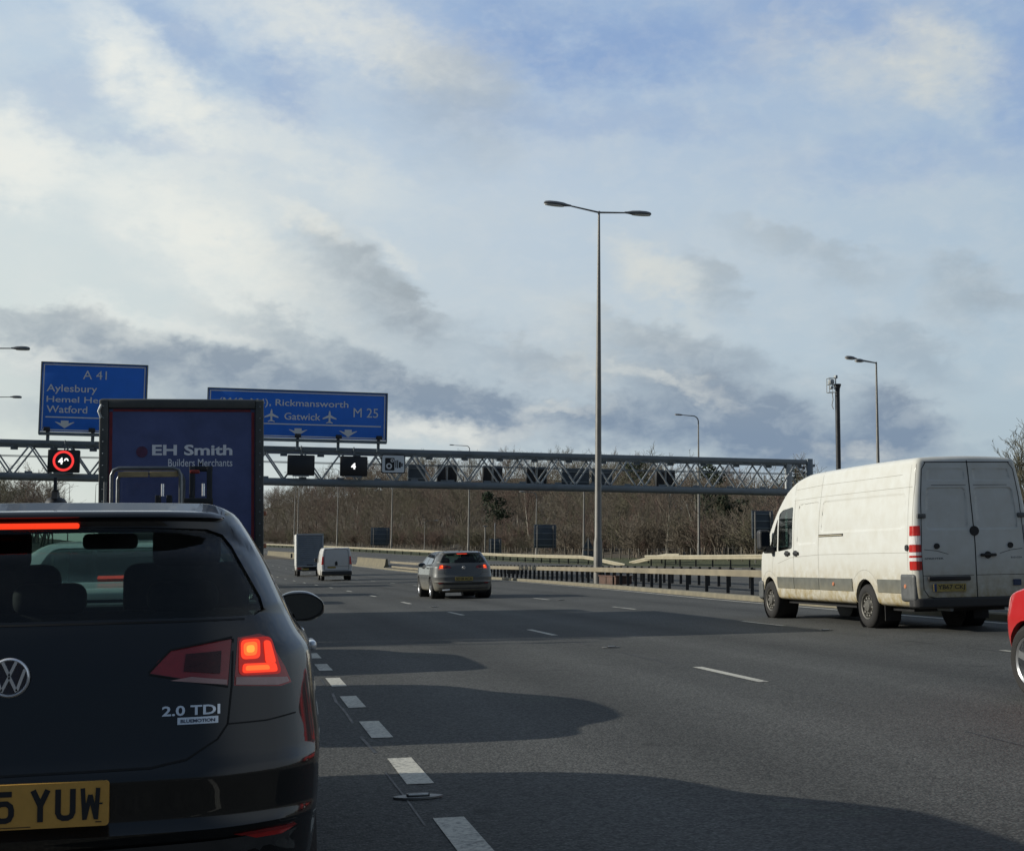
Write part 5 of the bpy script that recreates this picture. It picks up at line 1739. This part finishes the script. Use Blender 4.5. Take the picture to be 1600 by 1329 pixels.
    tx = MB(); text_fit('YB67 CKJ', (-.625, .615, -.19, .70), -.0235, tx, .02); tx.build('plate_letters', PLATE_K, pl)
    MB().box((-.665, -.0225, .657), (.04, .002, .11)).build('plate_band', M('plate_blue', (.01, .04, .16), .5), pl)
    st = MB().box((.68, -.004, .715), (.13, .012, .09), None, .003); st.build('sticker', M('navy_sticker', (.012, .03, .09), .5), t)
    s2 = MB()
    for k in range(3): s2.box((.68, -.0115, .735 - .02 * k), (.09, .002, .006))
    s2.build('sticker_lines', M('navy_sticker_pale', (.05, .09, .18), .5), t)
    b1 = MB(); decal_text(bvh, 'SPRINTER', (-.80, 1.075, -.50, 1.10), 'xz', -1, .004, b1, .01); b1.build('model_badge', M('van_badge_grey', (.10, .11, .12), .4, .5), t)
    b1 = MB(); decal_text(bvh, '313 CDI', (.60, 1.075, .78, 1.10), 'xz', -1, .004, b1, .01); b1.build('model_badge', M('van_badge_grey', (.10, .11, .12), .4, .5), t)
    for s in (-1, 1):
        for zz in (1.72,):
            p = cast(bvh, s * .82, zz, 'xz', -1, .01); MB().box(p, (.14, .05, .07), None, .015).build('hinge', GREYPL, t, 40)
    bpm = shell(30, 8, 8, .12, .6, .4, lambda a, b, c: (a * .975, .09 + b * .12 + .06 * abs(a)**4, .435 + c * .085))
    bm_obj('rear_bumper', bpm, M('black_bumper', (.025, .025, .026), .6, 0, .25, 8), t, 60)
    for s in (-1, 1):
        rbox('bumper_corner', (s * .925, .26, .66), (.11, .44, .42), .05, GREYPL, t, 6)
    MB().box((0, .18, 2.59), (.34, .10, .035), None, .012).build('high_brake_lamp', M('brake_lamp_dark', (.05, .01, .01), .4), t, 40)
    fb = shell(26, 8, 8, .2, .6, .35, lambda a, b, c: (a * .95, 6.44 + b * .17 - .20 * abs(a)**3, .52 + c * .20))
    bm_obj('front_bumper', fb, GREYPL, t, 60)
    ex = MB().tube([(-.35, .1, .33), (-.35, .5, .33)], .03, 8); ex.build('exhaust', STEEL, t, 40)
    for s in (-1, 1): MB().box((s * .75, 1.20, .34), (.26, .02, .42)).build('mud_flap', RUBBER, t)
    return t


make_van()

# ------------------------------------------------------------------ small white van ahead
WHITE_P = car_paint('white_paint', (.62, .62, .60), 0, .4, .15, .4, (.40, .36, .26), .9)


def make_small_van():
    t = thing('panel_van', 'low white panel van seen from behind beside the box lorry', 'van', (5.78, 87.0, road_z(5.78, 88)), CARROT)
    L, BOT, W2 = 4.8, .3, .98
    top = smooth_tab([(0, 2.04), (.4, 2.08), (3.0, 2.08), (3.5, 1.98), (4.2, 1.22), (4.5, 1.05), (4.8, .85)])
    vr = smooth_tab([(.3, .02), (.5, 0), (.62, .0), (.68, .05), (1.2, .05), (2.0, .14), (2.1, .18)])
    hw = smooth_tab([(.3, .92), (.6, .975), (1.1, .975), (1.6, .93), (2.0, .84), (2.1, .80)])
    def fn(a, b, c):
        v0 = .5 * (b + 1) * L; zt = top(v0); w_ = BOT + (c + 1) / 2 * (zt - BOT); k = .5 * (b + 1)
        v = vr(w_) + .03 * a * a * (1 - k)**3 + k * (L - .1 * max(0, w_ - .7) - vr(w_)) - .2 * abs(a)**3 * k**5
        zt = top(v); w_ = BOT + (c + 1) / 2 * (zt - BOT)
        return (a * hw(w_), v, w_)
    bm = shell(20, 44, 30, .12, .04, .08, fn); bvh = BVHTree.FromBMesh(bm)
    for s in (-1, 1):
        split_off(bm, carve(bm, [(3.1, 1.15), (3.9, 1.15), (3.55, 1.75), (3.1, 1.8)], 'yz', lambda f: f.normal.x * s > .3), 'cab_window', GLASS_SIDE, t, .004, .02)
        for wy in (.95, 3.95):
            arch = [(wy + .36 * math.cos(a), .33 + .37 * math.sin(a)) for a in [2 * math.pi * i / 20 for i in range(20)]]
            split_off(bm, carve(bm, arch, 'yz', lambda f: f.normal.x * s > .3), 'arch', BLACK, t, 0, .05, keep=False)
            wheel(t, s * .84, wy, .33, s, .21, 'steel', DIRTSTEEL)
        patch(bvh, [(s * .80, 1.02), (s * .955, 1.02), (s * .90, 1.52), (s * .80, 1.52)], 'xz', -1, .006, 'tail_lamp', M('van_red_lens', (.48, .022, .016), .25), t, 6, .006)
        rbox('door_mirror', (s * 1.1, 3.75, 1.3), (.2, .12, .26), .04, DARKPL, t, 4)
    bm_obj('body', bm, WHITE_P, t, 50)
    g = MB()
    for s in (-1, 1): ribbon(bvh, [(s * .76, .66), (s * .77, 1.2), (s * .72, 1.9), (s * .60, 1.97)], 'xz', -1, .022, .003, g)
    ribbon(bvh, [(-.6, 1.97), (.6, 1.97)], 'xz', -1, .02, .003, g); ribbon(bvh, [(-.76, .90), (.76, .90)], 'xz', -1, .014, .003, g); ribbon(bvh, [(-.76, .66), (.76, .66)], 'xz', -1, .022, .003, g)
    g.build('panel_gap', SHUT, t)
    pts = rpoly([(-.11, .95), (.06, .95), (.06, 1.15), (-.02, 1.24), (-.11, 1.15)], .03)
    patch(bvh, pts, 'xz', -1, .01, 'emblem', M('van_emblem', (.02, .02, .025), .4), t, 6, .008)
    patch(bvh, [(-.58, .78), (-.06, .78), (-.06, .89), (-.58, .89)], 'xz', -1, .006, 'number_plate', PLATE_YD, t, 4, .006)
    rbox('rear_bumper', (0, .02, .48), (1.9, .18, .26), .06, DARKPL, t, 6)
    MB().box((0, .20, 2.03), (.36, .08, .03)).build('high_brake_lamp', RED_LENS2, t)
    return t


small_van = make_small_van()

# ------------------------------------------------------------------ box lorry
def make_box_truck():
    t = thing('box_truck', 'small lorry with white box body and grey ribbed roller shutter', 'lorry', (5.1, 108.0, road_z(5.1, 108)), CARROT)
    BOXW = M('box_body_white', (.60, .60, .57), .55, 0, .12, 1.5)
    m = MB(); m.box((0, 2.1, 2.06), (2.1, 4.2, 2.5), None, .04); m.build('box_body', BOXW, t, 40)
    fr = MB()
    for s in (-1, 1): fr.box((s * 1.0, -.03, 2.03), (.12, .08, 2.52), None, .015)
    fr.box((0, -.03, 3.24), (2.12, .08, .14), None, .015); fr.box((0, -.03, .78), (2.12, .08, .10), None, .015)
    fr.build('rear_frame', M('box_frame_alu', (.36, .38, .39), .5, .4, .1, 3), t, 40)
    sh = MB(); sh.box((0, -.005, 1.98), (1.88, .03, 2.36))
    for k in range(15): sh.box((0, -.025, .86 + .155 * k), (1.88, .03, .13), None, .008)
    sh.build('roller_shutter', M('roller_shutter_grey', (.20, .23, .26), .5, .2, .15, 2), t, 40)
    MB().box((0, -.05, .88), (.5, .05, .06), None, .01).build('shutter_handle', DARKPL, t, 40)
    cabm = shell(12, 16, 12, .18, .2, .18, lambda a, b, c: (a * .98 * (1 - .06 * (c + 1) / 2), 5.25 + b * 1.0 - max(0, c) * .22 * (b + 1), 1.32 + c * .94))
    bv = BVHTree.FromBMesh(cabm)
    bm_obj('cab', cabm, WHITE_P, t, 50)
    for s in (-1, 1):
        patch(bv, [(4.7, 1.35), (5.8, 1.35), (5.55, 1.95), (4.7, 2.0)], 'yz', s, .006, 'cab_window', M('cab_glass_dark', (.03, .035, .04), .1), t, 6, .005)
        rbox('door_mirror', (s * 1.22, 5.85, 1.65), (.16, .12, .36), .04, DARKPL, t, 4)
        for wy in (1.2, 5.0): wheel(t, s * .86, wy, .36, s, .25, 'steel', DIRTSTEEL)
        MB().box((s * .82, -.04, .62), (.30, .06, .12), None, .01).build('tail_lamp', RED_LENS, t, 40)
    MB().box((0, 2.8, .62), (1.0, 5.0, .22)).build('chassis', BLACK, t)
    MB().box((0, -.02, .47), (1.9, .08, .12), None, .015).build('underrun_bar', DARKPL, t, 40)
    MB().box((-.35, -.06, .56), (.52, .02, .11)).build('number_plate', PLATE_YD, t)
    return t


box_truck = make_box_truck()

# ------------------------------------------------------------------ curtain lorry with a forklift on its tail
def make_lorry():
    t = thing('curtain_lorry', 'tall dark blue builders merchant lorry stopped ahead of the black hatchback', 'lorry', (-.92, 21.4, road_z(-1, 24)), CARROT)
    W2, ZB, ZT = 1.225, 1.10, 3.69
    GR = M('lorry_frame_grey', (.075, .08, .075), .6, .1, .25, 3)
    NAVY = M('lorry_navy', (.075, .10, .24), .42, 0, .22, 2.2, coat=.25)
    SIDE = M('lorry_side_curtain', (.016, .026, .085), .55, 0, .15, 2)
    MB().box((0, 4.6, (ZB + ZT) / 2 + .02), (2 * W2 - .06, 9.1, ZT - ZB - .06), None, .03).build('curtain_sides', SIDE, t, 40)
    MB().box((0, 4.6, ZT - .02), (2 * W2, 9.16, .10), None, .03).build('roof_rail', GR, t, 40)
    fr = MB()
    for s in (-1, 1): fr.box((s * (W2 - .065), -.01, (ZB + ZT) / 2), (.13, .14, ZT - ZB), None, .02)
    fr.box((0, -.012, ZT - .06), (2 * W2 - .26, .13, .13), None, .015); fr.box((0, -.012, ZB + .06), (2 * W2 - .26, .13, .12), None, .015)
    fr.build('rear_frame', GR, t, 40)
    MB().box((0, .02, (ZB + ZT) / 2), (2 * W2 - .27, .06, ZT - ZB - .26)).build('rear_door', NAVY, t)
    tp = MB(); TPM = M('red_edge_tape', (.22, .022, .028), .5, 0, .35, 5)
    for s in (-1, 1): tp.box((s * (W2 - .165), -.014, (ZB + ZT) / 2 - .05), (.045, .008, ZT - ZB - .26))
    tp.box((0, -.014, ZT - .155), (2 * W2 - .4, .008, .035))
    tp.build('red_tape', TPM, t)
    bt = MB()
    for s in (-1, 1):
        for k in range(14): bt.lathe([(-.085, .012), (-.092, 0)], 8, 'y', (s * (W2 - .06), 0, ZB + .15 + k * .18))
    bt.build('rivets', STEEL, t)
    LT = M('lorry_lettering_white', (.86, .88, .92), .5, 0, .06, 3); x0 = -1.0 + 1.225 * 0
    o = -(-1.0)
    tx = MB(); text_fit('EH Smith', (-1.45 + o, 2.845, -.25 + o, 3.01), -.016, tx, .03); tx.build('company_name', LT, t)
    tx = MB(); text_fit('Builders Merchants', (-1.21 + o, 2.675, -.25 + o, 2.79), -.016, tx, .006); tx.build('company_line', LT, t)
    MB().prism([(-1.60 + o + .085 * math.cos(2 * math.pi * i / 24), 2.90 + .085 * math.sin(2 * math.pi * i / 24)) for i in range(24)], -.020, -.008).build('red_dot', M('faded_red_dot', (.10, .035, .08), .5, 0, .3, 12), t)
    MB().tube([(-W2 + .03, -.09, ZT - .28), (-W2 - .01, -.11, ZT - .18), (-W2 + .03, -.09, ZT - .08)], .02, 6).build('marker_bracket', STEEL_L, t, 60)
    for z in (1.45, 1.95): MB().box((W2 + .02, .05, z), (.05, .06, .07), None, .012).build('side_marker', M('marker_amber', (.55, .22, .12), .3), t, 40)
    # chassis, wheels, cab
    MB().box((0, 5.0, .95), (.95, 9.6, .26)).build('chassis', BLACK, t)
    for s in (-1, 1):
        for wy in (2.2, 3.55, 8.6): wheel(t, s * .98, wy, .50, s, .34 if wy < 5 else .29, 'steel', DIRTSTEEL)
        MB().box((s * 1.1, 5.8, .75), (.04, 3.2, .5)).build('side_guard', GR, t)
        MB().box((s * .95, -.02, .86), (.42, .08, .14), None, .015).build('tail_lamp', RED_LENS, t, 40)
    MB().box((0, .05, .58), (2.3, .10, .14), None, .02).build('underrun_bar', GR, t, 40)
    cabm = shell(14, 14, 18, .12, .16, .12, lambda a, b, c: (a * 1.22, 10.3 + b * .95 - .12 * max(0, c) * (b + 1), 1.95 + c * 1.25))
    bv = BVHTree.FromBMesh(cabm); bm_obj('cab', cabm, car_paint('lorry_cab_blue', (.012, .022, .085), 0, .35, .1, .8), t, 50)
    for s in (-1, 1): patch(bv, [(9.8, 2.0), (10.9, 2.0), (10.8, 2.8), (9.8, 2.8)], 'yz', s, .006, 'cab_window', M('cab_glass_dark', (.03, .035, .04), .1), t, 6, .005)
    return t


make_lorry()
for src, loc, lab in ((small_van, (-.9, 48.5, road_z(-.9, 50)), 'white panel van queuing unseen ahead of the lorry, casting a long shadow'), (box_truck, (-1.6, 66.5, road_z(-1.6, 68)), 'box lorry queuing unseen ahead of the lorry, casting a wide shadow')):
    c = copy_tree(src, None, ('number_plate',)); c.location = loc; c['label'] = lab; c['group'] = 'vehicles queuing out of sight in the lane ahead of the lorry'


def make_forklift():
    """small forklift carried on the tail of the lorry"""
    t = thing('forklift', 'dark truck mounted forklift hung on the back of the blue lorry', 'forklift', (-.95, 21.2, road_z(-1, 21) + .0), CARROT)
    o = 1.0; FK = M('forklift_dark', (.018, .02, .022), .45, .2, .3, 5); TUB = M('forklift_tube', (.16, .17, .175), .35, .7, .15, 6)
    zt = 2.60 - .05
    for yy, nm in ((-1.25, 'rear'), (-.25, 'front')):
        x0, x1 = -1.88 + o, -.93 + o
        pts = [(x0, yy, .9), (x0, yy, zt - .10), (x0 + .03, yy, zt - .03), (x0 + .10, yy, zt), (x1 - .10, yy, zt), (x1 - .03, yy, zt - .03), (x1, yy, zt - .10), (x1, yy, .9)]
        MB().tube(pts, .028, 8).build('guard_hoop', TUB, t, 60)
    MB().tube([(-1.97 + o, -1.2, 1.0), (-1.97 + o, -1.2, 2.36)], .022, 8).build('grab_rail', TUB, t, 60)
    TAN = M('tan_board', (.40, .31, .16), .7, 0, .2, 8)
    for a, b in ((-1.80, -1.375), (-1.365, -.96)): MB().box(((a + b) / 2 + o, -1.22, zt - .085), (b - a - .01, .04, .075), None, .006).build('guard_board', TAN, t, 40)
    mm = MB()
    for x in (-.80, -.55): mm.box((x + o, -.35, 1.55), (.08, .14, 2.15), None, .01)
    for z in (1.2, 1.75, 2.10, 2.6): mm.box((-.675 + o, -.35, z), (.34, .10, .08), None, .01)
    for x in (-1.28, -1.12): mm.box((x + o, -.55, 1.45), (.08, .14, 1.5), None, .01)
    mm.box((-1.2 + o, -.62, 1.98), (.36, .14, .10), None, .01); mm.box((-.70 + o, -.62, 2.10), (.42, .14, .10), None, .01)
    mm.build('mast', FK, t, 40)
    cy = MB()
    for x in (-1.21, -.63): cy.tube([(x + o, -.68, 2.18), (x + o, -.68, 2.36)], .022, 8)
    cy.build('ram', CHROME, t, 60)
    rbox('body', (-1.0 + o, -.75, .95), (1.9, .95, .75), .12, FK, t, 6)
    rbox('seat', (-1.4 + o, -.8, 1.45), (.5, .5, .4), .08, FABRIC, t, 5)
    for x in (-1.75, -.25):
        w_ = wheel(t, x + o, -.75, .34, 1, .22, 'steel', DIRTSTEEL); w_.location.z = .62
    MB().box((-.75 + o, -.74, 2.53), (.14, .1, .05), None, .015).build('beacon', M('beacon_red', (.25, .03, .02), .3), t, 40)
    return t


make_forklift()

# ================================================================== WOOD
def bark(name, c, var=.35):
    return M(name, c, .9, 0, var, 2.0)
TWIG = bark('winter_twigs', (.155, .130, .098)); BARK = bark('brown_bark', (.12, .102, .078)); BIRCH = bark('pale_bark', (.30, .28, .23), .3)
TWIG_R = bark('reddish_twigs', (.155, .108, .086)); OLIVE = bark('olive_twigs', (.135, .125, .08))
EVER = M('evergreen_foliage', (.025, .042, .018), .8, 0, .5, 1.5)


def tube_np(V, F, a, b, ra, rb, n=3):
    d = b - a; L = np.linalg.norm(d)
    if L < 1e-6: return
    d = d / L; u = np.cross(d, (0, 0, 1.)); 
    if np.linalg.norm(u) < .05: u = np.cross(d, (1., 0, 0))
    u /= np.linalg.norm(u); v = np.cross(d, u); k = len(V)
    for p, r in ((a, ra), (b, rb)):
        for j in range(n):
            t = 2 * math.pi * j / n
            V.append(p + (u * math.cos(t) + v * math.sin(t)) * r)
    for j in range(n):
        F.append((k + j, k + (j + 1) % n, k + n + (j + 1) % n, k + n + j))


def bare_tree(seed, h, spread=.5, levels=4, up=.35, thick=1., stems=1, first=.25, nb=(7, 6, 5, 4), rmin=.011):
    """(trunk verts, trunk faces, crown verts, crown faces) of a leafless tree"""
    rg = random.Random(seed); TV, TF, CV, CF = [], [], [], []
    def grow(p, d, L, r, lev):
        V, F = (TV, TF) if lev == 0 else (CV, CF)
        segs = (7, 4, 3, 2, 1)[lev]; sides = (6, 4, 3, 3, 3)[lev]
        pts = [p]; rs = [r]; dd = d.copy()
        for i in range(segs):
            dd = dd + np.array([rg.gauss(0, .10 + .05 * lev), rg.gauss(0, .10 + .05 * lev), rg.gauss(0, .06) + (up * .12 if lev else .02)])
            dd /= np.linalg.norm(dd)
            pts.append(pts[-1] + dd * (L / segs)); rs.append(max(rmin * .6, r * (1 - (i + 1) / segs * (.82 if lev == 0 else .75))))
        for a, b, ra, rb in zip(pts, pts[1:], rs, rs[1:]): tube_np(V, F, a, b, ra, rb, sides)
        if lev >= levels: return
        n = nb[lev]
        for i in range(n):
            f = (first if lev == 0 else .2) + (1 - (first if lev == 0 else .2)) * (i + rg.random()) / n
            j = min(segs - 1, int(f * segs)); q = pts[j] + (pts[j + 1] - pts[j]) * (f * segs - j)
            ax = rg.random() * 2 * math.pi
            base = pts[j + 1] - pts[j]; base = base / np.linalg.norm(base)
            u = np.cross(base, (0.3, .2, 1.)); u /= np.linalg.norm(u); v = np.cross(base, u)
            ang = spread * rg.uniform(.7, 1.35)
            nd = base * math.cos(ang) + (u * math.cos(ax) + v * math.sin(ax)) * math.sin(ang)
            nd[2] += up * .3; nd /= np.linalg.norm(nd)
            k = (.62, .55, .52, .5)[lev] * rg.uniform(.7, 1.2) * (1.12 - .55 * f if lev == 0 else 1 - .25 * f)
            grow(q, nd, L * k, max(rmin, rs[j] * (.55 if lev == 0 else .6)), lev + 1)
    for s in range(stems):
        a = rg.random() * 6.28; o = np.array([math.cos(a), math.sin(a), 0]) * (.0 if stems == 1 else rg.uniform(.1, .5))
        d = np.array([math.cos(a) * .2 * (stems > 1), math.sin(a) * .2 * (stems > 1), 1.]); d /= np.linalg.norm(d)
        grow(o, d, h * (.8 if levels > 2 else .9) * (1 if stems == 1 else rg.uniform(.7, 1)), h * .017 * thick, 0)
    return TV, TF, CV, CF


protos = [bare_tree(11 + i, 10, .55 + .08 * (i % 3), 3, .35, .85, 1, .22, (10, 7, 5), .022) for i in range(6)]
shrubs = [bare_tree(41 + i, 4.0, .60, 2, .3, .7, 6, .12, (8, 6), .022) for i in range(4)]


class Bulk:
    def __init__(s): s.v = []; s.f = []; s.m = []; s.n = 0
    def put(s, V, F, loc, sc_, rot, mi):
        A = np.array(V) * np.array(sc_); c, q = math.cos(rot), math.sin(rot)
        B = np.stack([A[:, 0] * c - A[:, 1] * q, A[:, 0] * q + A[:, 1] * c, A[:, 2]], 1) + np.array(loc)
        s.v.append(B); s.f.append(np.array(F, dtype=np.int64) + s.n); s.m.append(np.full(len(F), mi)); s.n += len(B)
    def build(s, name, mats):
        V = np.concatenate(s.v); F = np.concatenate(s.f); m = np.concatenate(s.m)
        me = bpy.data.meshes.new(name)
        me.vertices.add(len(V)); me.vertices.foreach_set('co', V.astype(np.float32).ravel())
        me.loops.add(F.size); me.loops.foreach_set('vertex_index', F.astype(np.int32).ravel())
        me.polygons.add(len(F)); me.polygons.foreach_set('loop_start', np.arange(0, F.size, 4, dtype=np.int32))
        me.polygons.foreach_set('loop_total', np.full(len(F), 4, dtype=np.int32))
        for q in mats: me.materials.append(q)
        me.polygons.foreach_set('material_index', m.astype(np.int32))
        me.update(calc_edges=True); me.validate()
        return link(bpy.data.objects.new(name, me))


rw = random.Random(3)
wood = Bulk(); scrub = Bulk()
y = 88.0
while y < 600:
    for k in range(9):
        s = 40.5 + (80 * (k + rw.random()) / 9 if k else rw.random() * 4)
        yy = y + rw.uniform(-2.5, 2.5); x = sx(s, yy)
        if x > .425 * yy + rw.uniform(-1, 1.5): continue           # the wood ends in a ragged edge to the right
        hh = rw.uniform(.82, 1.18) * (.62 if s < 46 else 1) * (.74 if yy < 106 else .74 if yy < 150 else .85 if yy < 240 else 1.25)
        if .13 * yy < x < .27 * yy: hh *= .80
        p = protos[rw.randrange(len(protos))]; sc_ = (hh * rw.uniform(.95, 1.25),) * 2 + (hh,); rt = rw.random() * 6.28
        loc = (x, yy, ground_z(x, yy) - .2)
        wood.put(p[0], p[1], loc, sc_, rt, 3 if rw.random() < .10 else 1)
        wood.put(p[2], p[3], loc, sc_, rt, rw.choice((0, 0, 0, 2, 4)))
    y += 3.8 if y < 200 else 5.5 if y < 330 else 9
for i in range(170):                                               # left of the road, far away
    yy = rw.uniform(250, 520); s = -rw.uniform(21, 105); x = sx(s, yy)
    hh = rw.uniform(1.15, 1.6); p = protos[rw.randrange(len(protos))]; rt = rw.random() * 6.28
    loc = (x, yy, ground_z(x, yy) - .2)
    wood.put(p[0], p[1], loc, (hh * 1.15, hh * 1.15, hh), rt, 1); wood.put(p[2], p[3], loc, (hh * 1.15, hh * 1.15, hh), rt, rw.choice((0, 0, 2, 4)))
tag(wood.build('bare_wood', [TWIG, BARK, TWIG_R, BIRCH, OLIVE]), 'dense leafless brown wood covering the slope beyond the motorway', 'woodland', kind='stuff')
for i in range(620):
    yy = 80 + 400 * rw.random()**1.5; s = 39.6 + rw.random()**1.7 * (14 if i % 3 else 50); x = sx(s, yy)
    if x > .44 * yy: continue
    hh = rw.uniform(.45, 1.05); p = shrubs[rw.randrange(len(shrubs))]; rt = rw.random() * 6.28
    for a in (0, 2): scrub.put(p[a], p[a + 1], (x, yy, ground_z(x, yy) - .1), (hh * 1.3, hh * 1.3, hh), rt, rw.choice((0, 0, 1, 2)) if a else 0)
for i in range(90):                                                # low scrub carries on to the right of the wood
    yy = rw.uniform(62, 108); s = rw.uniform(41, 58); x = sx(s, yy)
    if x < .44 * yy: continue
    hh = rw.uniform(.5, .9); p = shrubs[rw.randrange(len(shrubs))]; rt = rw.random() * 6.28
    for a in (0, 2): scrub.put(p[a], p[a + 1], (x, yy, ground_z(x, yy) - .1), (hh * 1.3, hh * 1.3, hh * .9), rt, rw.choice((0, 0, 1, 2)) if a else 0)
tag(scrub.build('scrub', [TWIG, TWIG_R, OLIVE]), 'tangled leafless brown scrub at the edge of the wood', 'scrub', kind='stuff')


def tree_thing(name, label, x, y, geo, hscale, tm, cm_, rot=0., group='single trees that stand out from the wood', width=1.):
    z = ground_z(x, y) - .1
    t = thing(name, label, 'tree', (x, y, z), (0, 0, rot), group)
    S = np.array([hscale * width, hscale * width, hscale])
    mesh_obj('trunk', [tuple(q) for q in np.array(geo[0]) * S], geo[1], tm, t, smooth=60)
    mesh_obj('crown', [tuple(q) for q in np.array(geo[2]) * S], geo[3], cm_, t)
    return t


birch = [bare_tree(70 + i, 10, .42, 4, .5, .8, 1 + (i == 1), .2, (9, 6, 4, 3), .014) for i in range(2)]
tree_thing('birch_tree', 'pale stemmed birch tree right of the tall lamp pole in front of the wood', sx(41.5, 122), 122, birch[0], .85, BIRCH, TWIG)
tree_thing('birch_tree', 'double stemmed pale tree under the gantry between the two twin lamp poles', sx(41, 112), 112, birch[1], .92, BIRCH, TWIG, 1.2)
tree_thing('birch_tree', 'slim pale trunked tree behind the grey hatchback', sx(42, 172), 172, birch[0], 1.05, BIRCH, TWIG_R, 2.2)
tree_thing('bare_tree', 'tall spreading bare tree against the sky right of the tall lamp', sx(50, 113), 113, protos[1], .80, BARK, TWIG, .7)
tree_thing('bare_tree', 'rounded bare tree standing alone in the sky right of the gantry end', sx(58, 104), 104, bare_tree(93, 10, .7, 3, .3, .9, 1, .3, (11, 8, 6), .024), .62, BARK, OLIVE, .2, width=1.15)
tree_thing('bare_tree', 'reddish bare tree under the right end of the gantry', sx(41.5, 99), 99, protos[3], .56, BARK, TWIG_R, 1.7)
bush = bare_tree(121, 8, .42, 4, .75, .75, 5, .10, (9, 6, 5, 3), .010)
tree_thing('bare_tree', 'big bare twiggy bush rising behind the right side of the white van', 34.2, 55.5, bush, .80, BARK, OLIVE, .4, width=1.25)
tree_thing('bare_tree', 'smaller bare bush just behind the big one at the right edge', 35.8, 57.5, bare_tree(125, 6, .45, 3, .6, .8, 5, .1, (9, 7, 5), .010), .8, BARK, TWIG, 1.4)


def evergreen(label, x, y, h, wd, seed):
    rg = random.Random(seed); z = ground_z(x, y) - .1
    t = thing('evergreen_tree', label, 'tree', (x, y, z), (0, 0, 0), 'evergreens among the bare trees')
    MB().lathe([(0, .2), (h * .6, .12), (h * .95, .03)], 8, 'z').build('trunk', BARK, t, 60)
    V = []; F = []
    lumps = [(rg.uniform(-.55, .55) * wd, rg.uniform(-.55, .55) * wd, h * rg.uniform(.38, .92), wd * rg.uniform(.30, .55)) for _ in range(11)]
    for i in range(2400):
        lx, ly, lz, lr = lumps[rg.randrange(11)]
        q_ = np.array([rg.gauss(0, 1) for _ in range(3)]); q_ /= np.linalg.norm(q_)
        c = np.array([lx, ly, lz]) + q_ * lr * rg.uniform(.55, 1.05) * np.array([1, 1, .85])
        d1 = np.array([rg.gauss(0, 1) for _ in range(3)]); d1 /= np.linalg.norm(d1); d2 = np.cross(d1, [rg.gauss(0, 1) for _ in range(3)]); d2 /= np.linalg.norm(d2)
        s = rg.uniform(.10, .24); k = len(V)
        V += [tuple(c - d1 * s), tuple(c + d2 * s * .45), tuple(c + d1 * s), tuple(c - d2 * s * .45)]; F.append((k, k + 1, k + 2, k + 3))
    mesh_obj('crown', V, F, EVER, t)


evergreen('dark evergreen showing above the wood left of the tall lamp', sx(62, 138), 138, 9.2, 2.4, 5)
evergreen('dark evergreen tree behind the blank lane signal', sx(80, 235), 235, 14.5, 3.6, 6)
evergreen('dark ivy green tree low in the wood right of the tall lamp', sx(48, 126), 126, 8.6, 2.4, 8)
evergreen('evergreen at the edge of the scrub below the speed camera sign', sx(46, 205), 205, 9.0, 2.8, 9)
evergreen('evergreen low in the wood left of the right hand lamp pole', sx(43.5, 112), 112, 5.0, 1.6, 10)
